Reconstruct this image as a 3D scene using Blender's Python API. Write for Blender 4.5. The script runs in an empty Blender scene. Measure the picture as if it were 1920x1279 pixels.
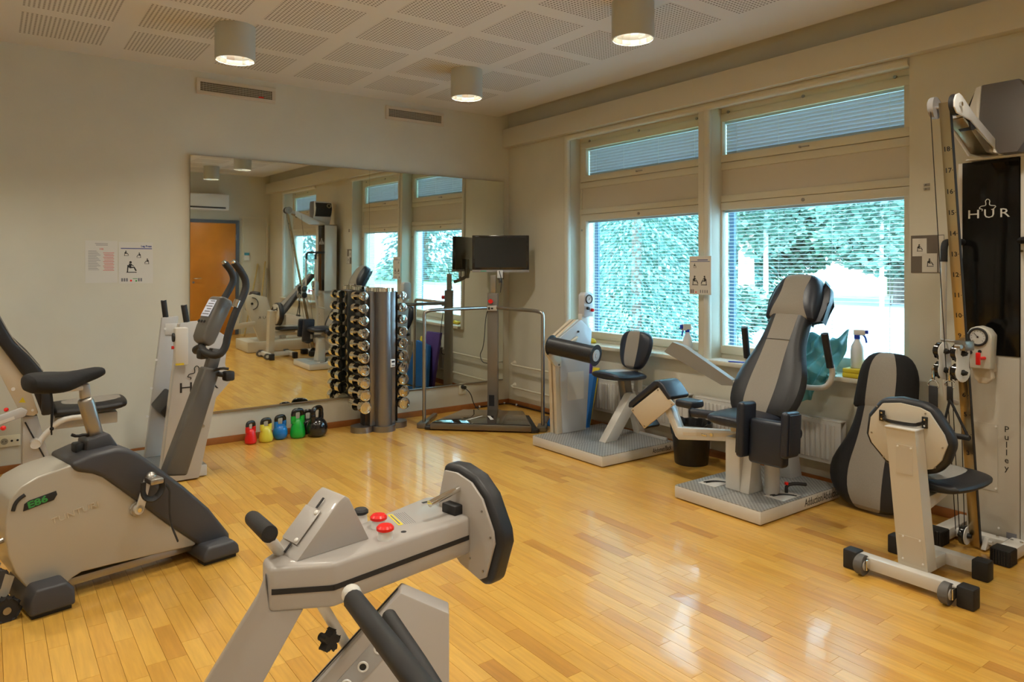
import bpy, bmesh, math, random
from mathutils import Matrix, Vector
random.seed(7)
SC = bpy.context.scene
COL = SC.collection
R = math.radians

# ---------------------------------------------------------------- camera, sky, lights, exposure
CAM = Vector((-4.198, -5.850, 1.37)); HEAD = 36.3          # heading, degrees east of +y
cd = bpy.data.cameras.new('camera'); cd.sensor_width = 36; cd.lens = 25.22; cd.shift_y = -0.0716
cd.clip_start = 0.05; cd.clip_end = 200
cam = bpy.data.objects.new('camera', cd); COL.objects.link(cam)
cam.location = CAM; cam.rotation_euler = (R(90), 0, R(-HEAD)); SC.camera = cam

wd = bpy.data.worlds.new('sky'); SC.world = wd; wd.use_nodes = True
nt = wd.node_tree; nt.nodes.clear()
wo = nt.nodes.new('ShaderNodeOutputWorld'); wb = nt.nodes.new('ShaderNodeBackground')
wb.inputs[0].default_value = (0.56, 0.79, 1.0, 1); wb.inputs[1].default_value = 19
nt.links.new(wb.outputs[0], wo.inputs[0])

LAMP_W = 17.5                                               # watts of each ceiling downlight
LAMP_COL = (1.0, 0.925, 0.78)
SC.view_settings.view_transform = 'Standard'; SC.view_settings.look = 'None'
SC.view_settings.exposure = 0.12; SC.view_settings.gamma = 1.0; SC.view_settings.use_curve_mapping = False
SC.cycles.use_denoising = True; SC.cycles.max_bounces = 12; SC.cycles.diffuse_bounces = 6
SC.cycles.transparent_max_bounces = 16; SC.cycles.sample_clamp_indirect = 6.0

# ---------------------------------------------------------------- materials
MATS = {}
def mat(name, col, rough=0.5, metal=0.0, coat=0.0, noise=0.0, nscale=40, bump=0.0, bscale=300, emit=None, spec=0.5):
    if name in MATS: return MATS[name]
    m = bpy.data.materials.new(name); m.use_nodes = True
    n = m.node_tree; b = n.nodes['Principled BSDF']
    b.inputs['Base Color'].default_value = (*col, 1); b.inputs['Roughness'].default_value = rough
    b.inputs['Metallic'].default_value = metal; b.inputs['Coat Weight'].default_value = coat
    b.inputs['Specular IOR Level'].default_value = spec
    tc = n.nodes.new('ShaderNodeTexCoord')
    if noise:
        t = n.nodes.new('ShaderNodeTexNoise'); t.inputs['Scale'].default_value = nscale; t.inputs['Detail'].default_value = 4
        n.links.new(tc.outputs['Object'], t.inputs['Vector'])
        mr = n.nodes.new('ShaderNodeMapRange'); mr.inputs[3].default_value = 1 - noise; mr.inputs[4].default_value = 1 + noise
        mr.inputs[1].default_value = .3; mr.inputs[2].default_value = .7
        n.links.new(t.outputs[0], mr.inputs[0])
        mx = n.nodes.new('ShaderNodeVectorMath'); mx.operation = 'SCALE'; mx.inputs[0].default_value = col
        n.links.new(mr.outputs[0], mx.inputs['Scale']); n.links.new(mx.outputs[0], b.inputs['Base Color'])
    if bump:
        t = n.nodes.new('ShaderNodeTexNoise'); t.inputs['Scale'].default_value = bscale
        n.links.new(tc.outputs['Object'], t.inputs['Vector'])
        bp = n.nodes.new('ShaderNodeBump'); bp.inputs['Strength'].default_value = bump; bp.inputs['Distance'].default_value = .002
        n.links.new(t.outputs[0], bp.inputs['Height']); n.links.new(bp.outputs[0], b.inputs['Normal'])
    if emit:
        b.inputs['Emission Color'].default_value = (*emit[:3], 1); b.inputs['Emission Strength'].default_value = emit[3]
    MATS[name] = m
    return m

WALL = mat('painted_wall', (.60, .575, .48), .75, noise=.03, nscale=3, bump=.15, bscale=180)
CEIL = mat('painted_ceiling', (.68, .645, .59), .8)
TRIM = mat('painted_trim', (.62, .58, .46), .45)
BEAMM = mat('painted_beam', (.60, .565, .475), .6)
GREY = mat('grey_enamel', (.46, .455, .45), .35, coat=.2)          # machine frames
LGREY = mat('light_enamel', (.61, .59, .55), .35, coat=.2)
CREAM = mat('cream_enamel', (.58, .50, .38), .4)
WHITE = mat('white_plastic', (.72, .72, .70), .35)
BLACKP = mat('black_plastic', (.012, .012, .013), .4)
RUBBER = mat('black_rubber', (.010, .010, .011), .6)
VINYL = mat('black_vinyl', (.009, .0095, .012), .48, bump=.2, bscale=150)
NAVY = mat('dark_vinyl', (.012, .016, .028), .40, bump=.2, bscale=150)
FABRIC = mat('grey_upholstery', (.27, .245, .21), .8, noise=.08, nscale=300, bump=.3, bscale=500)
CHROME = mat('chrome', (.75, .74, .71), .08, metal=1)
STEEL = mat('brushed_steel', (.38, .36, .33), .36, metal=1)
DSTEEL = mat('dark_steel', (.20, .18, .155), .33, metal=.9)
BRASSY = mat('anodised_rail', (.46, .37, .22), .28, metal=1)
RED = mat('red_plastic', (.75, .01, .008), .3)
BLUEP = mat('blue_plastic', (.01, .05, .5), .35)
SILVER = mat('silver_paint', (.42, .395, .34), .35, metal=.25, coat=.2)
CHAR = mat('charcoal_plastic', (.042, .043, .050), .45)
INK = mat('black_ink', (.01, .01, .012), .6)
GINK = mat('grey_ink', (.16, .16, .18), .7)
RINK = mat('red_ink', (.6, .03, .03), .7)
NINK = mat('navy_ink', (.03, .05, .22), .7)
PAPER = mat('paper', (.62, .60, .55), .7)
TREAD = mat('tread_aluminium', (.30, .31, .32), .35, metal=.6)
BASEW = mat('stained_wood', (.30, .11, .028), .35, noise=.15, nscale=12)
GREENINK = mat('green_ink', (.03, .25, .05), .6)
YELLOWM = mat('yellow_foam', (.62, .48, .02), .55)
GLASSY = mat('dial_glass', (.55, .55, .53), .1)

def wood_floor():
    m = bpy.data.materials.new('birch_parquet'); m.use_nodes = True; n = m.node_tree; L = n.links
    b = n.nodes['Principled BSDF']
    geo = n.nodes.new('ShaderNodeNewGeometry'); oi = n.nodes.new('ShaderNodeObjectInfo')
    add = n.nodes.new('ShaderNodeMath'); add.operation = 'ADD'; L.new(geo.outputs['Random Per Island'], add.inputs[0]); L.new(oi.outputs['Random'], add.inputs[1])
    fr = n.nodes.new('ShaderNodeMath'); fr.operation = 'FRACT'; L.new(add.outputs[0], fr.inputs[0])
    cr = n.nodes.new('ShaderNodeValToRGB'); e = cr.color_ramp.elements
    e[0].position = 0; e[0].color = (.46, .215, .034, 1); e[1].position = 1; e[1].color = (.665, .385, .076, 1)
    for p, c in ((.05, (.52, .26, .043)), (.2, (.59, .315, .054)), (.6, (.617, .34, .060)), (.85, (.64, .362, .068))):
        x = e.new(p); x.color = (*c, 1)
    L.new(fr.outputs[0], cr.inputs[0])
    mp = n.nodes.new('ShaderNodeMapping'); mp.inputs['Scale'].default_value = (70, 5, 1); L.new(geo.outputs['Position'], mp.inputs['Vector'])
    off = n.nodes.new('ShaderNodeCombineXYZ'); mm = n.nodes.new('ShaderNodeMath'); mm.operation = 'MULTIPLY'; mm.inputs[1].default_value = 50
    L.new(fr.outputs[0], mm.inputs[0]); L.new(mm.outputs[0], off.inputs[2])
    va = n.nodes.new('ShaderNodeVectorMath'); L.new(mp.outputs[0], va.inputs[0]); L.new(off.outputs[0], va.inputs[1])
    ns = n.nodes.new('ShaderNodeTexNoise'); ns.inputs['Scale'].default_value = 1; ns.inputs['Detail'].default_value = 5; L.new(va.outputs[0], ns.inputs['Vector'])
    mr = n.nodes.new('ShaderNodeMapRange'); mr.inputs[1].default_value = .3; mr.inputs[2].default_value = .75; mr.inputs[3].default_value = .86; mr.inputs[4].default_value = 1.1
    L.new(ns.outputs[0], mr.inputs[0])
    sc = n.nodes.new('ShaderNodeVectorMath'); sc.operation = 'SCALE'; L.new(cr.outputs[0], sc.inputs[0]); L.new(mr.outputs[0], sc.inputs['Scale'])
    L.new(sc.outputs[0], b.inputs['Base Color'])
    b.inputs['Roughness'].default_value = .30; b.inputs['Coat Weight'].default_value = .45; b.inputs['Coat Roughness'].default_value = .09
    n2 = n.nodes.new('ShaderNodeTexNoise'); n2.inputs['Scale'].default_value = 5; n2.inputs['Detail'].default_value = 3; L.new(geo.outputs['Position'], n2.inputs['Vector'])
    bp = n.nodes.new('ShaderNodeBump'); bp.inputs['Strength'].default_value = .10; bp.inputs['Distance'].default_value = .02
    L.new(n2.outputs[0], bp.inputs['Height']); L.new(bp.outputs[0], b.inputs['Coat Normal'])
    return m
PARQUET = wood_floor()

def holes_mat(name, pitch, rad, base, dark, slot=1.0):
    """small round perforations: a dark bore in a grid, seen only where the panel really is"""
    m = bpy.data.materials.new(name); m.use_nodes = True; n = m.node_tree; L = n.links; b = n.nodes['Principled BSDF']
    tc = n.nodes.new('ShaderNodeTexCoord'); vm = n.nodes.new('ShaderNodeVectorMath'); vm.operation = 'SCALE'; vm.inputs['Scale'].default_value = 1 / pitch
    L.new(tc.outputs['Object'], vm.inputs[0])
    f = n.nodes.new('ShaderNodeVectorMath'); f.operation = 'FRACTION'; L.new(vm.outputs[0], f.inputs[0])
    s = n.nodes.new('ShaderNodeVectorMath'); s.operation = 'SUBTRACT'; s.inputs[1].default_value = (.5, .5, .5); L.new(f.outputs[0], s.inputs[0])
    k = n.nodes.new('ShaderNodeVectorMath'); k.operation = 'MULTIPLY'; k.inputs[1].default_value = (1, 1, 0); L.new(s.outputs[0], k.inputs[0])
    ln = n.nodes.new('ShaderNodeVectorMath'); ln.operation = 'LENGTH'; L.new(k.outputs[0], ln.inputs[0])
    lt = n.nodes.new('ShaderNodeMath'); lt.operation = 'LESS_THAN'; lt.inputs[1].default_value = rad; L.new(ln.outputs['Value'], lt.inputs[0])
    mx = n.nodes.new('ShaderNodeMix'); mx.data_type = 'RGBA'; mx.inputs[6].default_value = (*base, 1); mx.inputs[7].default_value = (*dark, 1)
    L.new(lt.outputs[0], mx.inputs[0]); L.new(mx.outputs[2], b.inputs['Base Color']); b.inputs['Roughness'].default_value = .8
    return m
PERF = holes_mat('perforated_plaster', .0235, .27, (.68, .645, .59), (.17, .14, .10))

def tread_mat():
    m = bpy.data.materials.new('tread_plate'); m.use_nodes = True; n = m.node_tree; L = n.links; b = n.nodes['Principled BSDF']
    tc = n.nodes.new('ShaderNodeTexCoord'); w = n.nodes.new('ShaderNodeTexChecker'); w.inputs['Scale'].default_value = 75
    w.inputs[1].default_value = (.56, .57, .57, 1); w.inputs[2].default_value = (.32, .33, .335, 1)
    L.new(tc.outputs['Object'], w.inputs[0]); L.new(w.outputs[0], b.inputs['Base Color']); b.inputs['Metallic'].default_value = .6; b.inputs['Roughness'].default_value = .38
    bp = n.nodes.new('ShaderNodeBump'); bp.inputs['Strength'].default_value = .5; bp.inputs['Distance'].default_value = .001
    L.new(w.outputs[1], bp.inputs['Height']); L.new(bp.outputs[0], b.inputs['Normal'])
    return m
TREADP = tread_mat()

def glass_mat(name, tint, refl=.06):
    m = bpy.data.materials.new(name); m.use_nodes = True; n = m.node_tree; n.nodes.clear(); L = n.links
    o = n.nodes.new('ShaderNodeOutputMaterial'); t = n.nodes.new('ShaderNodeBsdfTransparent'); t.inputs[0].default_value = (*tint, 1)
    g = n.nodes.new('ShaderNodeBsdfGlossy'); g.inputs['Roughness'].default_value = .02
    lw = n.nodes.new('ShaderNodeLayerWeight'); lw.inputs[0].default_value = .5
    pw = n.nodes.new('ShaderNodeMath'); pw.operation = 'POWER'; pw.inputs[1].default_value = 4; L.new(lw.outputs['Facing'], pw.inputs[0])
    fz = n.nodes.new('ShaderNodeMath'); fz.operation = 'MULTIPLY_ADD'; fz.inputs[1].default_value = .8; fz.inputs[2].default_value = refl; L.new(pw.outputs[0], fz.inputs[0])
    mx = n.nodes.new('ShaderNodeMixShader'); L.new(fz.outputs[0], mx.inputs[0]); L.new(t.outputs[0], mx.inputs[1]); L.new(g.outputs[0], mx.inputs[2]); L.new(mx.outputs[0], o.inputs[0])
    return m
PANE = glass_mat('window_glass', (.84, .97, 1.0))
MIRROR = mat('mirror_silver', (.80, .84, .80), .015, metal=1)

def leaf_mat(name, c1, c2):
    m = bpy.data.materials.new(name); m.use_nodes = True; n = m.node_tree; L = n.links; b = n.nodes['Principled BSDF']
    g = n.nodes.new('ShaderNodeNewGeometry'); mx = n.nodes.new('ShaderNodeMix'); mx.data_type = 'RGBA'
    mx.inputs[6].default_value = (*c1, 1); mx.inputs[7].default_value = (*c2, 1); L.new(g.outputs['Random Per Island'], mx.inputs[0])
    L.new(mx.outputs[2], b.inputs['Base Color']); b.inputs['Roughness'].default_value = .55
    L.new(mx.outputs[2], b.inputs['Emission Color']); b.inputs['Emission Strength'].default_value = 0
    b.inputs['Subsurface Weight'].default_value = 0
    return m
SPRUCE = leaf_mat('spruce_needles', (.05, .135, .105), (.17, .31, .26))
LEAF = leaf_mat('broad_leaves', (.09, .19, .13), (.28, .41, .32))
BARK = mat('bark', (.20, .14, .11), .9, noise=.3, nscale=8)
BIRCH = mat('birch_bark', (.68, .66, .62), .8, noise=.25, nscale=6)
GRASS = mat('lawn', (.24, .42, .16), .9, noise=.3, nscale=2)
GRAVEL = mat('pale_gravel', (.42, .42, .42), .9, noise=.15, nscale=4)

# ---------------------------------------------------------------- mesh helpers (each returns a bmesh)
I4 = Matrix.Identity(4)
def FR(x, y, yaw=0, z=0): return Matrix.Translation((x, y, z)) @ Matrix.Rotation(R(yaw), 4, 'Z')
def bev(b, w, seg=2, ang=30):
    if w <= 0: return b
    es = [e for e in b.edges if len(e.link_faces) == 2 and e.calc_face_angle(0) > R(ang)]
    bmesh.ops.bevel(b, geom=es, offset=w, segments=seg, profile=.5, affect='EDGES', clamp_overlap=True)
    return b
def box(x0, x1, y0, y1, z0, z1, M=I4, b=0, seg=2):
    m = bmesh.new(); bmesh.ops.create_cube(m, size=1)
    m.transform(M @ Matrix.Translation(((x0+x1)/2, (y0+y1)/2, (z0+z1)/2)) @ Matrix.Diagonal((abs(x1-x0), abs(y1-y0), abs(z1-z0), 1)))
    return bev(m, b, seg)
def _prism(bot, top):
    m = bmesh.new(); n = len(bot)
    v0 = [m.verts.new(p) for p in bot]; v1 = [m.verts.new(p) for p in top]
    m.faces.new(v0[::-1]); m.faces.new(v1)
    for i in range(n): m.faces.new((v0[i], v0[(i+1) % n], v1[(i+1) % n], v1[i]))
    bmesh.ops.recalc_face_normals(m, faces=m.faces)
    return m
def pxz(pts, y0, y1, M=I4, b=0, seg=2):
    """outline in (x, z), swept along y"""
    m = _prism([(x, y0, z) for x, z in pts], [(x, y1, z) for x, z in pts]); m.transform(M); return bev(m, b, seg)
def pxy(pts, z0, z1, M=I4, b=0, seg=2):
    m = _prism([(x, y, z0) for x, y in pts], [(x, y, z1) for x, y in pts]); m.transform(M); return bev(m, b, seg)
def cyl(p0, p1, r0, r1=None, seg=20, M=I4, b=0):
    p0 = Vector(p0); p1 = Vector(p1); r1 = r0 if r1 is None else r1; d = p1-p0
    m = bmesh.new(); bmesh.ops.create_cone(m, cap_ends=True, segments=seg, radius1=r0, radius2=r1, depth=d.length)
    m.transform(M @ Matrix.Translation((p0+p1)/2) @ d.to_track_quat('Z', 'Y').to_matrix().to_4x4())
    return bev(m, b, 2, 50)
def smooth_path(pts, rounds=2):
    pts = [Vector(p) for p in pts]
    for _ in range(rounds):
        q = [pts[0]]
        for a, c in zip(pts, pts[1:]): q += [a.lerp(c, .25), a.lerp(c, .75)]
        q.append(pts[-1]); pts = q
    return pts
def tube(pts, r, seg=10, rounds=2, M=I4, flat=None):
    """pipe along a rounded path; r may be a number or (start, end); flat=(normal scale) for straps"""
    P = smooth_path(pts, rounds) if rounds else [Vector(p) for p in pts]
    m = bmesh.new(); rings = []; n = len(P); up = None
    for i, p in enumerate(P):
        t = (P[min(i+1, n-1)]-P[max(i-1, 0)]).normalized()
        if up is None: up = t.orthogonal().normalized()
        up = (up-t*up.dot(t)).normalized(); s = t.cross(up)
        rr = r if not isinstance(r, tuple) else r[0]+(r[1]-r[0])*i/(n-1)
        rings.append([m.verts.new(p+(up*math.cos(2*math.pi*k/seg)+s*math.sin(2*math.pi*k/seg)*(flat or 1))*rr) for k in range(seg)])
    for a, c in zip(rings, rings[1:]):
        for k in range(seg): m.faces.new((a[k], a[(k+1) % seg], c[(k+1) % seg], c[k]))
    m.faces.new(rings[0][::-1]); m.faces.new(rings[-1])
    bmesh.ops.recalc_face_normals(m, faces=m.faces)
    m.transform(M); return m
def lathe(prof, M=I4, seg=24, caps=True):
    """profile [(r, z)] turned round the z axis"""
    m = bmesh.new(); rings = []
    for r_, z in prof:
        if r_ < 1e-5: rings.append([m.verts.new((0, 0, z))])
        else: rings.append([m.verts.new((r_*math.cos(2*math.pi*k/seg), r_*math.sin(2*math.pi*k/seg), z)) for k in range(seg)])
    for a, c in zip(rings, rings[1:]):
        for k in range(seg):
            f = [a[k % len(a)], a[(k+1) % len(a)], c[(k+1) % len(c)], c[k % len(c)]]
            u = []
            for v in f:
                if v not in u: u.append(v)
            if len(u) > 2: m.faces.new(u)
    for e in ((rings[0], rings[-1]) if caps else ()):
        if len(e) > 2: m.faces.new(e)
    bmesh.ops.recalc_face_normals(m, faces=m.faces); m.transform(M); return m
def ball(c, r, M=I4, s=(1, 1, 1), seg=16):
    m = bmesh.new(); bmesh.ops.create_uvsphere(m, u_segments=seg, v_segments=seg//2+2, radius=r)
    m.transform(M @ Matrix.Translation(c) @ Matrix.Diagonal((*s, 1))); return m
def ring(c, R0, r0, M=I4, seg=24, sec=8):
    m = bmesh.new(); rr = []
    for i in range(seg):
        a = 2*math.pi*i/seg; rr.append([m.verts.new(((R0+r0*math.cos(2*math.pi*k/sec))*math.cos(a), (R0+r0*math.cos(2*math.pi*k/sec))*math.sin(a), r0*math.sin(2*math.pi*k/sec))) for k in range(sec)])
    for i in range(seg):
        a, c_ = rr[i], rr[(i+1) % seg]
        for k in range(sec): m.faces.new((a[k], c_[k], c_[(k+1) % sec], a[(k+1) % sec]))
    bmesh.ops.recalc_face_normals(m, faces=m.faces)
    m.transform(M @ Matrix.Translation(c)); return m
def text(s, size, M, ext=.0006, align='LEFT', bold=0, sx=1.0):
    cu = bpy.data.curves.new('t', 'FONT'); cu.body = s; cu.size = size; cu.extrude = ext; cu.align_x = align; cu.offset = bold; cu.resolution_u = 2
    o = bpy.data.objects.new('t', cu); COL.objects.link(o)
    dg = bpy.context.evaluated_depsgraph_get(); me = bpy.data.meshes.new_from_object(o.evaluated_get(dg))
    m = bmesh.new(); m.from_mesh(me); bpy.data.objects.remove(o); bpy.data.curves.remove(cu); bpy.data.meshes.remove(me)
    m.transform(M @ Matrix.Diagonal((sx, 1, 1, 1))); return m
# letters upright on a wall: their x axis runs right as seen, z up
def facing(x, y, z, yaw=0): return Matrix.Translation((x, y, z)) @ Matrix.Rotation(R(yaw), 4, 'Z') @ Matrix.Rotation(R(90), 4, 'X')
# facing(…, 0): read from -y;  facing(…, -90): read from -x

def pad(rows, T, M=I4, back=.012, nx=9):
    """upholstered shape. rows = (z, centre x, half width, half stripe); local y- is the front. slot 1 = stripe."""
    m = bmesh.new(); rings = []
    nr = len(rows)
    for i, (z, cx, w, s) in enumerate(rows):
        e = min(i, nr-1-i); k = (1, .55)[0] if e > 1 else (.45, .85)[e]
        xs = [-w, -w*.93, -(w+s)/2, -s, 0, s, (w+s)/2, w*.93, w]
        ys = [0 if abs(abs(x)-w) < 1e-6 else -T*k*(1-(abs(x)/w)**5)**.5 for x in xs]
        ring_ = [m.verts.new((cx+x, y, z)) for x, y in zip(xs, ys)]
        ring_ += [m.verts.new((cx+x, back, z)) for x in (w*.96, 0, -w*.96)]
        rings.append(ring_)
    n = len(rings[0])
    for a, c in zip(rings, rings[1:]):
        for j in range(n):
            f = m.faces.new((a[j], a[(j+1) % n], c[(j+1) % n], c[j])); f.material_index = 1 if j in (3, 4) else 0
    m.faces.new(rings[0]); m.faces.new(rings[-1][::-1])
    bmesh.ops.recalc_face_normals(m, faces=m.faces); m.transform(M); return m
def merge(*bms):
    out = bmesh.new()
    for b in bms:
        me = bpy.data.meshes.new('x'); b.to_mesh(me); out.from_mesh(me); bpy.data.meshes.remove(me); b.free()
    return out

# ---------------------------------------------------------------- objects
def root(name, label, cat, loc=(0, 0, 0), yaw=0, group=None):
    o = bpy.data.objects.new(name, None); COL.objects.link(o); o.empty_display_size = .1
    o.location = loc; o.rotation_euler = (0, 0, R(yaw)); o['label'] = label; o['category'] = cat
    if group: o['group'] = group
    return o
def mw(o):
    m = Matrix.LocRotScale(o.location, o.rotation_euler, o.scale)
    return mw(o.parent) @ m if o.parent else m
def put(name, material, *bms, parent=None, label=None, kind=None, smooth=True, sub=0, world=False):
    """link one mesh object. shapes are in world coordinates; the origin goes to the middle of the mesh's foot"""
    b = merge(*bms); me = bpy.data.meshes.new(name); b.to_mesh(me); b.free()
    if smooth:
        me.polygons.foreach_set('use_smooth', [True]*len(me.polygons))
        me.set_sharp_from_angle(angle=R(38))
    for q in (material if isinstance(material, (list, tuple)) else [material]): me.materials.append(q)
    o = bpy.data.objects.new(name, me); COL.objects.link(o)
    vs = [v.co for v in me.vertices]
    c = Vector(((min(v.x for v in vs)+max(v.x for v in vs))/2, (min(v.y for v in vs)+max(v.y for v in vs))/2, min(v.z for v in vs)))
    me.transform(Matrix.Translation(-c))
    T = Matrix.Translation(c)
    if parent:
        o.parent = parent; T = mw(parent).inverted() @ T
    o.location, q, _ = T.decompose(); o.rotation_euler = q.to_euler()
    if label: o['label'] = label
    if kind: o['kind'] = kind
    if sub:
        s = o.modifiers.new('sub', 'SUBSURF'); s.levels = sub; s.render_levels = sub
    return o
def puts(name, material, bms, **k):
    return [put(name, material, b, **k) for b in bms]
def tag(o, label, cat, group=None):
    o['label'] = label; o['category'] = cat
    if group: o['group'] = group
    return o
def struct(o): o['kind'] = 'structure'; return o
def twin(o, parent, T):
    """another object on the same mesh, moved by T in the parent's frame"""
    c = o.copy(); COL.objects.link(c); c.parent = parent; M = T @ Matrix.LocRotScale(o.location, o.rotation_euler, o.scale)
    c.location, q, _ = M.decompose(); c.rotation_euler = q.to_euler(); return c
def copy_tree(o, parent=None):
    c = o.copy(); COL.objects.link(c); c.parent = parent
    for k in [x for x in SC.objects if x.parent == o]: copy_tree(k, c)
    return c

# ================================================================ THE ROOM
WX = .06            # inner face of the window wall
BACK = -7.6; LEFT = -5.6; H = 2.875
# floor: a slab and loose parquet staves
fl = struct(put('floor', BASEW, box(LEFT, WX+.15, BACK, .0, -.06, -.0125)))
def stave_mesh(L, w=.0652):
    m = bmesh.new(); g = .0004
    a = [(0, 0), (w, 0), (w, L), (0, L)]; t = [(g, g), (w-g, g), (w-g, L-g), (g, L-g)]
    for p, z in ((a, -.012), (a, -.0008), (t, 0)): [m.verts.new((x, y, z)) for x, y in p]
    m.verts.ensure_lookup_table(); v = m.verts
    for k in (0, 4):
        for i in range(4): m.faces.new((v[k+i], v[k+(i+1) % 4], v[k+4+(i+1) % 4], v[k+4+i]))
    m.faces.new((v[8], v[9], v[10], v[11]))
    me = bpy.data.meshes.new('plank'); m.to_mesh(me); m.free(); me.materials.append(PARQUET); return me
LENS = [.22, .27, .31, .36, .40, .45, .50]; SM = {l: stave_mesh(l-.0006) for l in LENS}
staves = []; rw = .066; k = 0; rs = random.Random(3)
x = LEFT
while x < WX-.01:
    y = BACK-rs.random()*.3
    while y < 0:
        l = rs.choice(LENS)
        y0, y1 = max(y, BACK), min(y+l, 0)
        if y1-y0 > .02: staves.append((x, y0, y1, l if (y0 == y and y1 == y+l) else None))
        y += l
    x += rw
def seen(px, py):
    f = Vector((math.sin(R(HEAD)), math.cos(R(HEAD)))); r = Vector((math.cos(R(HEAD)), -math.sin(R(HEAD))))
    d = Vector((px-CAM.x, py-CAM.y)); z = d.dot(f)
    if z < .6: return 1e9
    u = 960+1345*d.dot(r)/z; v = 502+1345*1.37/z
    return z if (-20 < u < 1940 and v < 1290) else 1e9
order = sorted((s for s in staves if s[3]), key=lambda s: seen(s[0]+.03, (s[1]+s[2])/2))[:298]
near = set(order)
for s in order:
    o = bpy.data.objects.new('plank', SM[s[3]]); COL.objects.link(o); o.parent = fl
    o.location = Vector((s[0], s[1], 0))-fl.location
m = bmesh.new()
for s in staves:
    if s in near: continue
    x0, x1, y0, y1 = s[0], min(s[0]+.0652, WX), s[1], s[2]-.0006; g = .0004
    a = [m.verts.new(p) for p in ((x0, y0, -.0008), (x1, y0, -.0008), (x1, y1, -.0008), (x0, y1, -.0008))]
    t = [m.verts.new(p) for p in ((x0+g, y0+g, 0), (x1-g, y0+g, 0), (x1-g, y1-g, 0), (x0+g, y1-g, 0))]
    c = [m.verts.new((p.co.x, p.co.y, -.012)) for p in a]
    for i in range(4):
        m.faces.new((a[i], a[(i+1) % 4], t[(i+1) % 4], t[i])); m.faces.new((c[i], c[(i+1) % 4], a[(i+1) % 4], a[i]))
    m.faces.new(t)
put('planks', PARQUET, m, parent=fl, kind='stuff', smooth=False)

# walls: the window wall is built round its openings
struct(put('wall_back', WALL, box(LEFT, WX+.4, BACK-.15, BACK, -.06, 3.15), smooth=False))
struct(put('wall_left', WALL, box(LEFT-.15, LEFT, BACK, 0, -.06, 3.15), smooth=False))
struct(put('wall_front', WALL, box(LEFT, WX+.4, 0, .15, -.06, 3.15), smooth=False))
T_ = .36; NZ0, NZ1 = .70, 2.55
N1 = (-3.89, -.90); N3 = (-6.85, -5.30)
struct(put('wall_right', WALL,
    box(WX, WX+T_, BACK, 0, -.06, NZ0-.03), box(WX, WX+T_, BACK, 0, NZ1, 3.15),
    box(WX, WX+T_, N1[1], 0, NZ0-.03, NZ1, b=.0), box(WX, WX+T_, N3[1], N1[0], NZ0-.03, NZ1), box(WX, WX+T_, BACK, N3[0], NZ0-.03, NZ1), smooth=False))
# ceiling with its perforated fields
cl = struct(put('ceiling', CEIL, box(LEFT, -.065, BACK, 0, H, H+.03), smooth=False))
struct(put('trim_7', CEIL, box(LEFT, WX, BACK, 0, 3.03, 3.06), smooth=False))  # unseen slab added above the ceiling to keep sky light from leaking in
XS = [(-.595-.593*i-.471, -.595-.593*i) for i in range(8)]
YS = [(-.29-.5855*i-.47, -.29-.5855*i) for i in range(12)]
pm = bmesh.new(); bmesh.ops.create_cube(pm, size=1); pm.transform(Matrix.Diagonal((.470, .470, .004, 1)) @ Matrix.Translation((0, 0, -.5)))
pme = bpy.data.meshes.new('perforated_panel'); pm.to_mesh(pme); pm.free(); pme.materials.append(PERF)
for a in XS:
    for c in YS:
        o = bpy.data.objects.new('perforated_panel', pme); COL.objects.link(o); o.parent = cl
        o.location = Vector(((a[0]+a[1])/2, (c[0]+c[1])/2, H+.0025))-cl.location
bm_ = put('trim_1', BEAMM, box(-.02, WX, BACK, -.001, 2.571, 2.752, b=.003)); struct(bm_)
put('joint_strip', TRIM, box(-.0215, -.02, -2.402, -2.397, 2.571, 2.752), parent=bm_)
# baseboards
for nm, b_ in (('baseboard_front', box(LEFT, WX, -.014, 0, .0, .052, b=.003)), ('baseboard_right', box(WX-.014, WX, BACK, -.014, .0, .052, b=.003)),
               ('baseboard_left', box(LEFT, LEFT+.014, BACK, -.014, 0, .052, b=.003)),
               ('baseboard_back', box(LEFT+.014, -1.42, BACK, BACK+.014, 0, .052, b=.003))):
    struct(put(nm, BASEW, b_))
# rounded plaster nosing round the niches
def nosing(n, y0, y1, sides):
    o = put('trim_%d' % n, WALL, tube([(WX+.002, y0, NZ1), (WX+.002, y1, NZ1)], .03, 10, 0), *[tube([(WX+.004, y, NZ0-.03), (WX+.004, y, NZ1+.02)], .03, 12, 0) for y in sides])
    struct(o)
nosing(2, N1[0], N1[1], (N1[1]+.004,))
nosing(3, N3[0], N3[1], (N3[0]-.004,))

# ---- windows
FX = .205
slat_cache = {}
def slats(parent, y0, y1, z0, z1, tilt, pitch=.0255):
    key = (round(y1-y0, 3), tilt)
    if key not in slat_cache:
        m = bmesh.new(); w = .026; t = R(tilt)
        vs = []
        for yy in (0, y1-y0):
            for u, c in ((-.5, 0), (0, .0022), (.5, 0)):
                vs.append(m.verts.new((u*w*math.cos(t)-c*math.sin(t), yy, u*w*math.sin(t)+c*math.cos(t))))
        m.faces.new((vs[0], vs[1], vs[4], vs[3])); m.faces.new((vs[1], vs[2], vs[5], vs[4]))
        me = bpy.data.meshes.new('slat'); m.to_mesh(me); m.free(); me.materials.append(SLATM); slat_cache[key] = me
    z = z1-.03
    while z > z0+.008:
        o = bpy.data.objects.new('slat', slat_cache[key]); COL.objects.link(o); o.parent = parent
        o.location = mw(parent).inverted() @ Vector((FX+.045, y0, z)); z -= pitch
SLATM = mat('blind_aluminium', (.64, .70, .78), .4, metal=0)
def quad_x(x, y0, y1, z0, z1):
    m = bmesh.new(); m.faces.new([m.verts.new(p) for p in ((x, y1, z0), (x, y0, z0), (x, y0, z1), (x, y1, z1))]); return m
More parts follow.
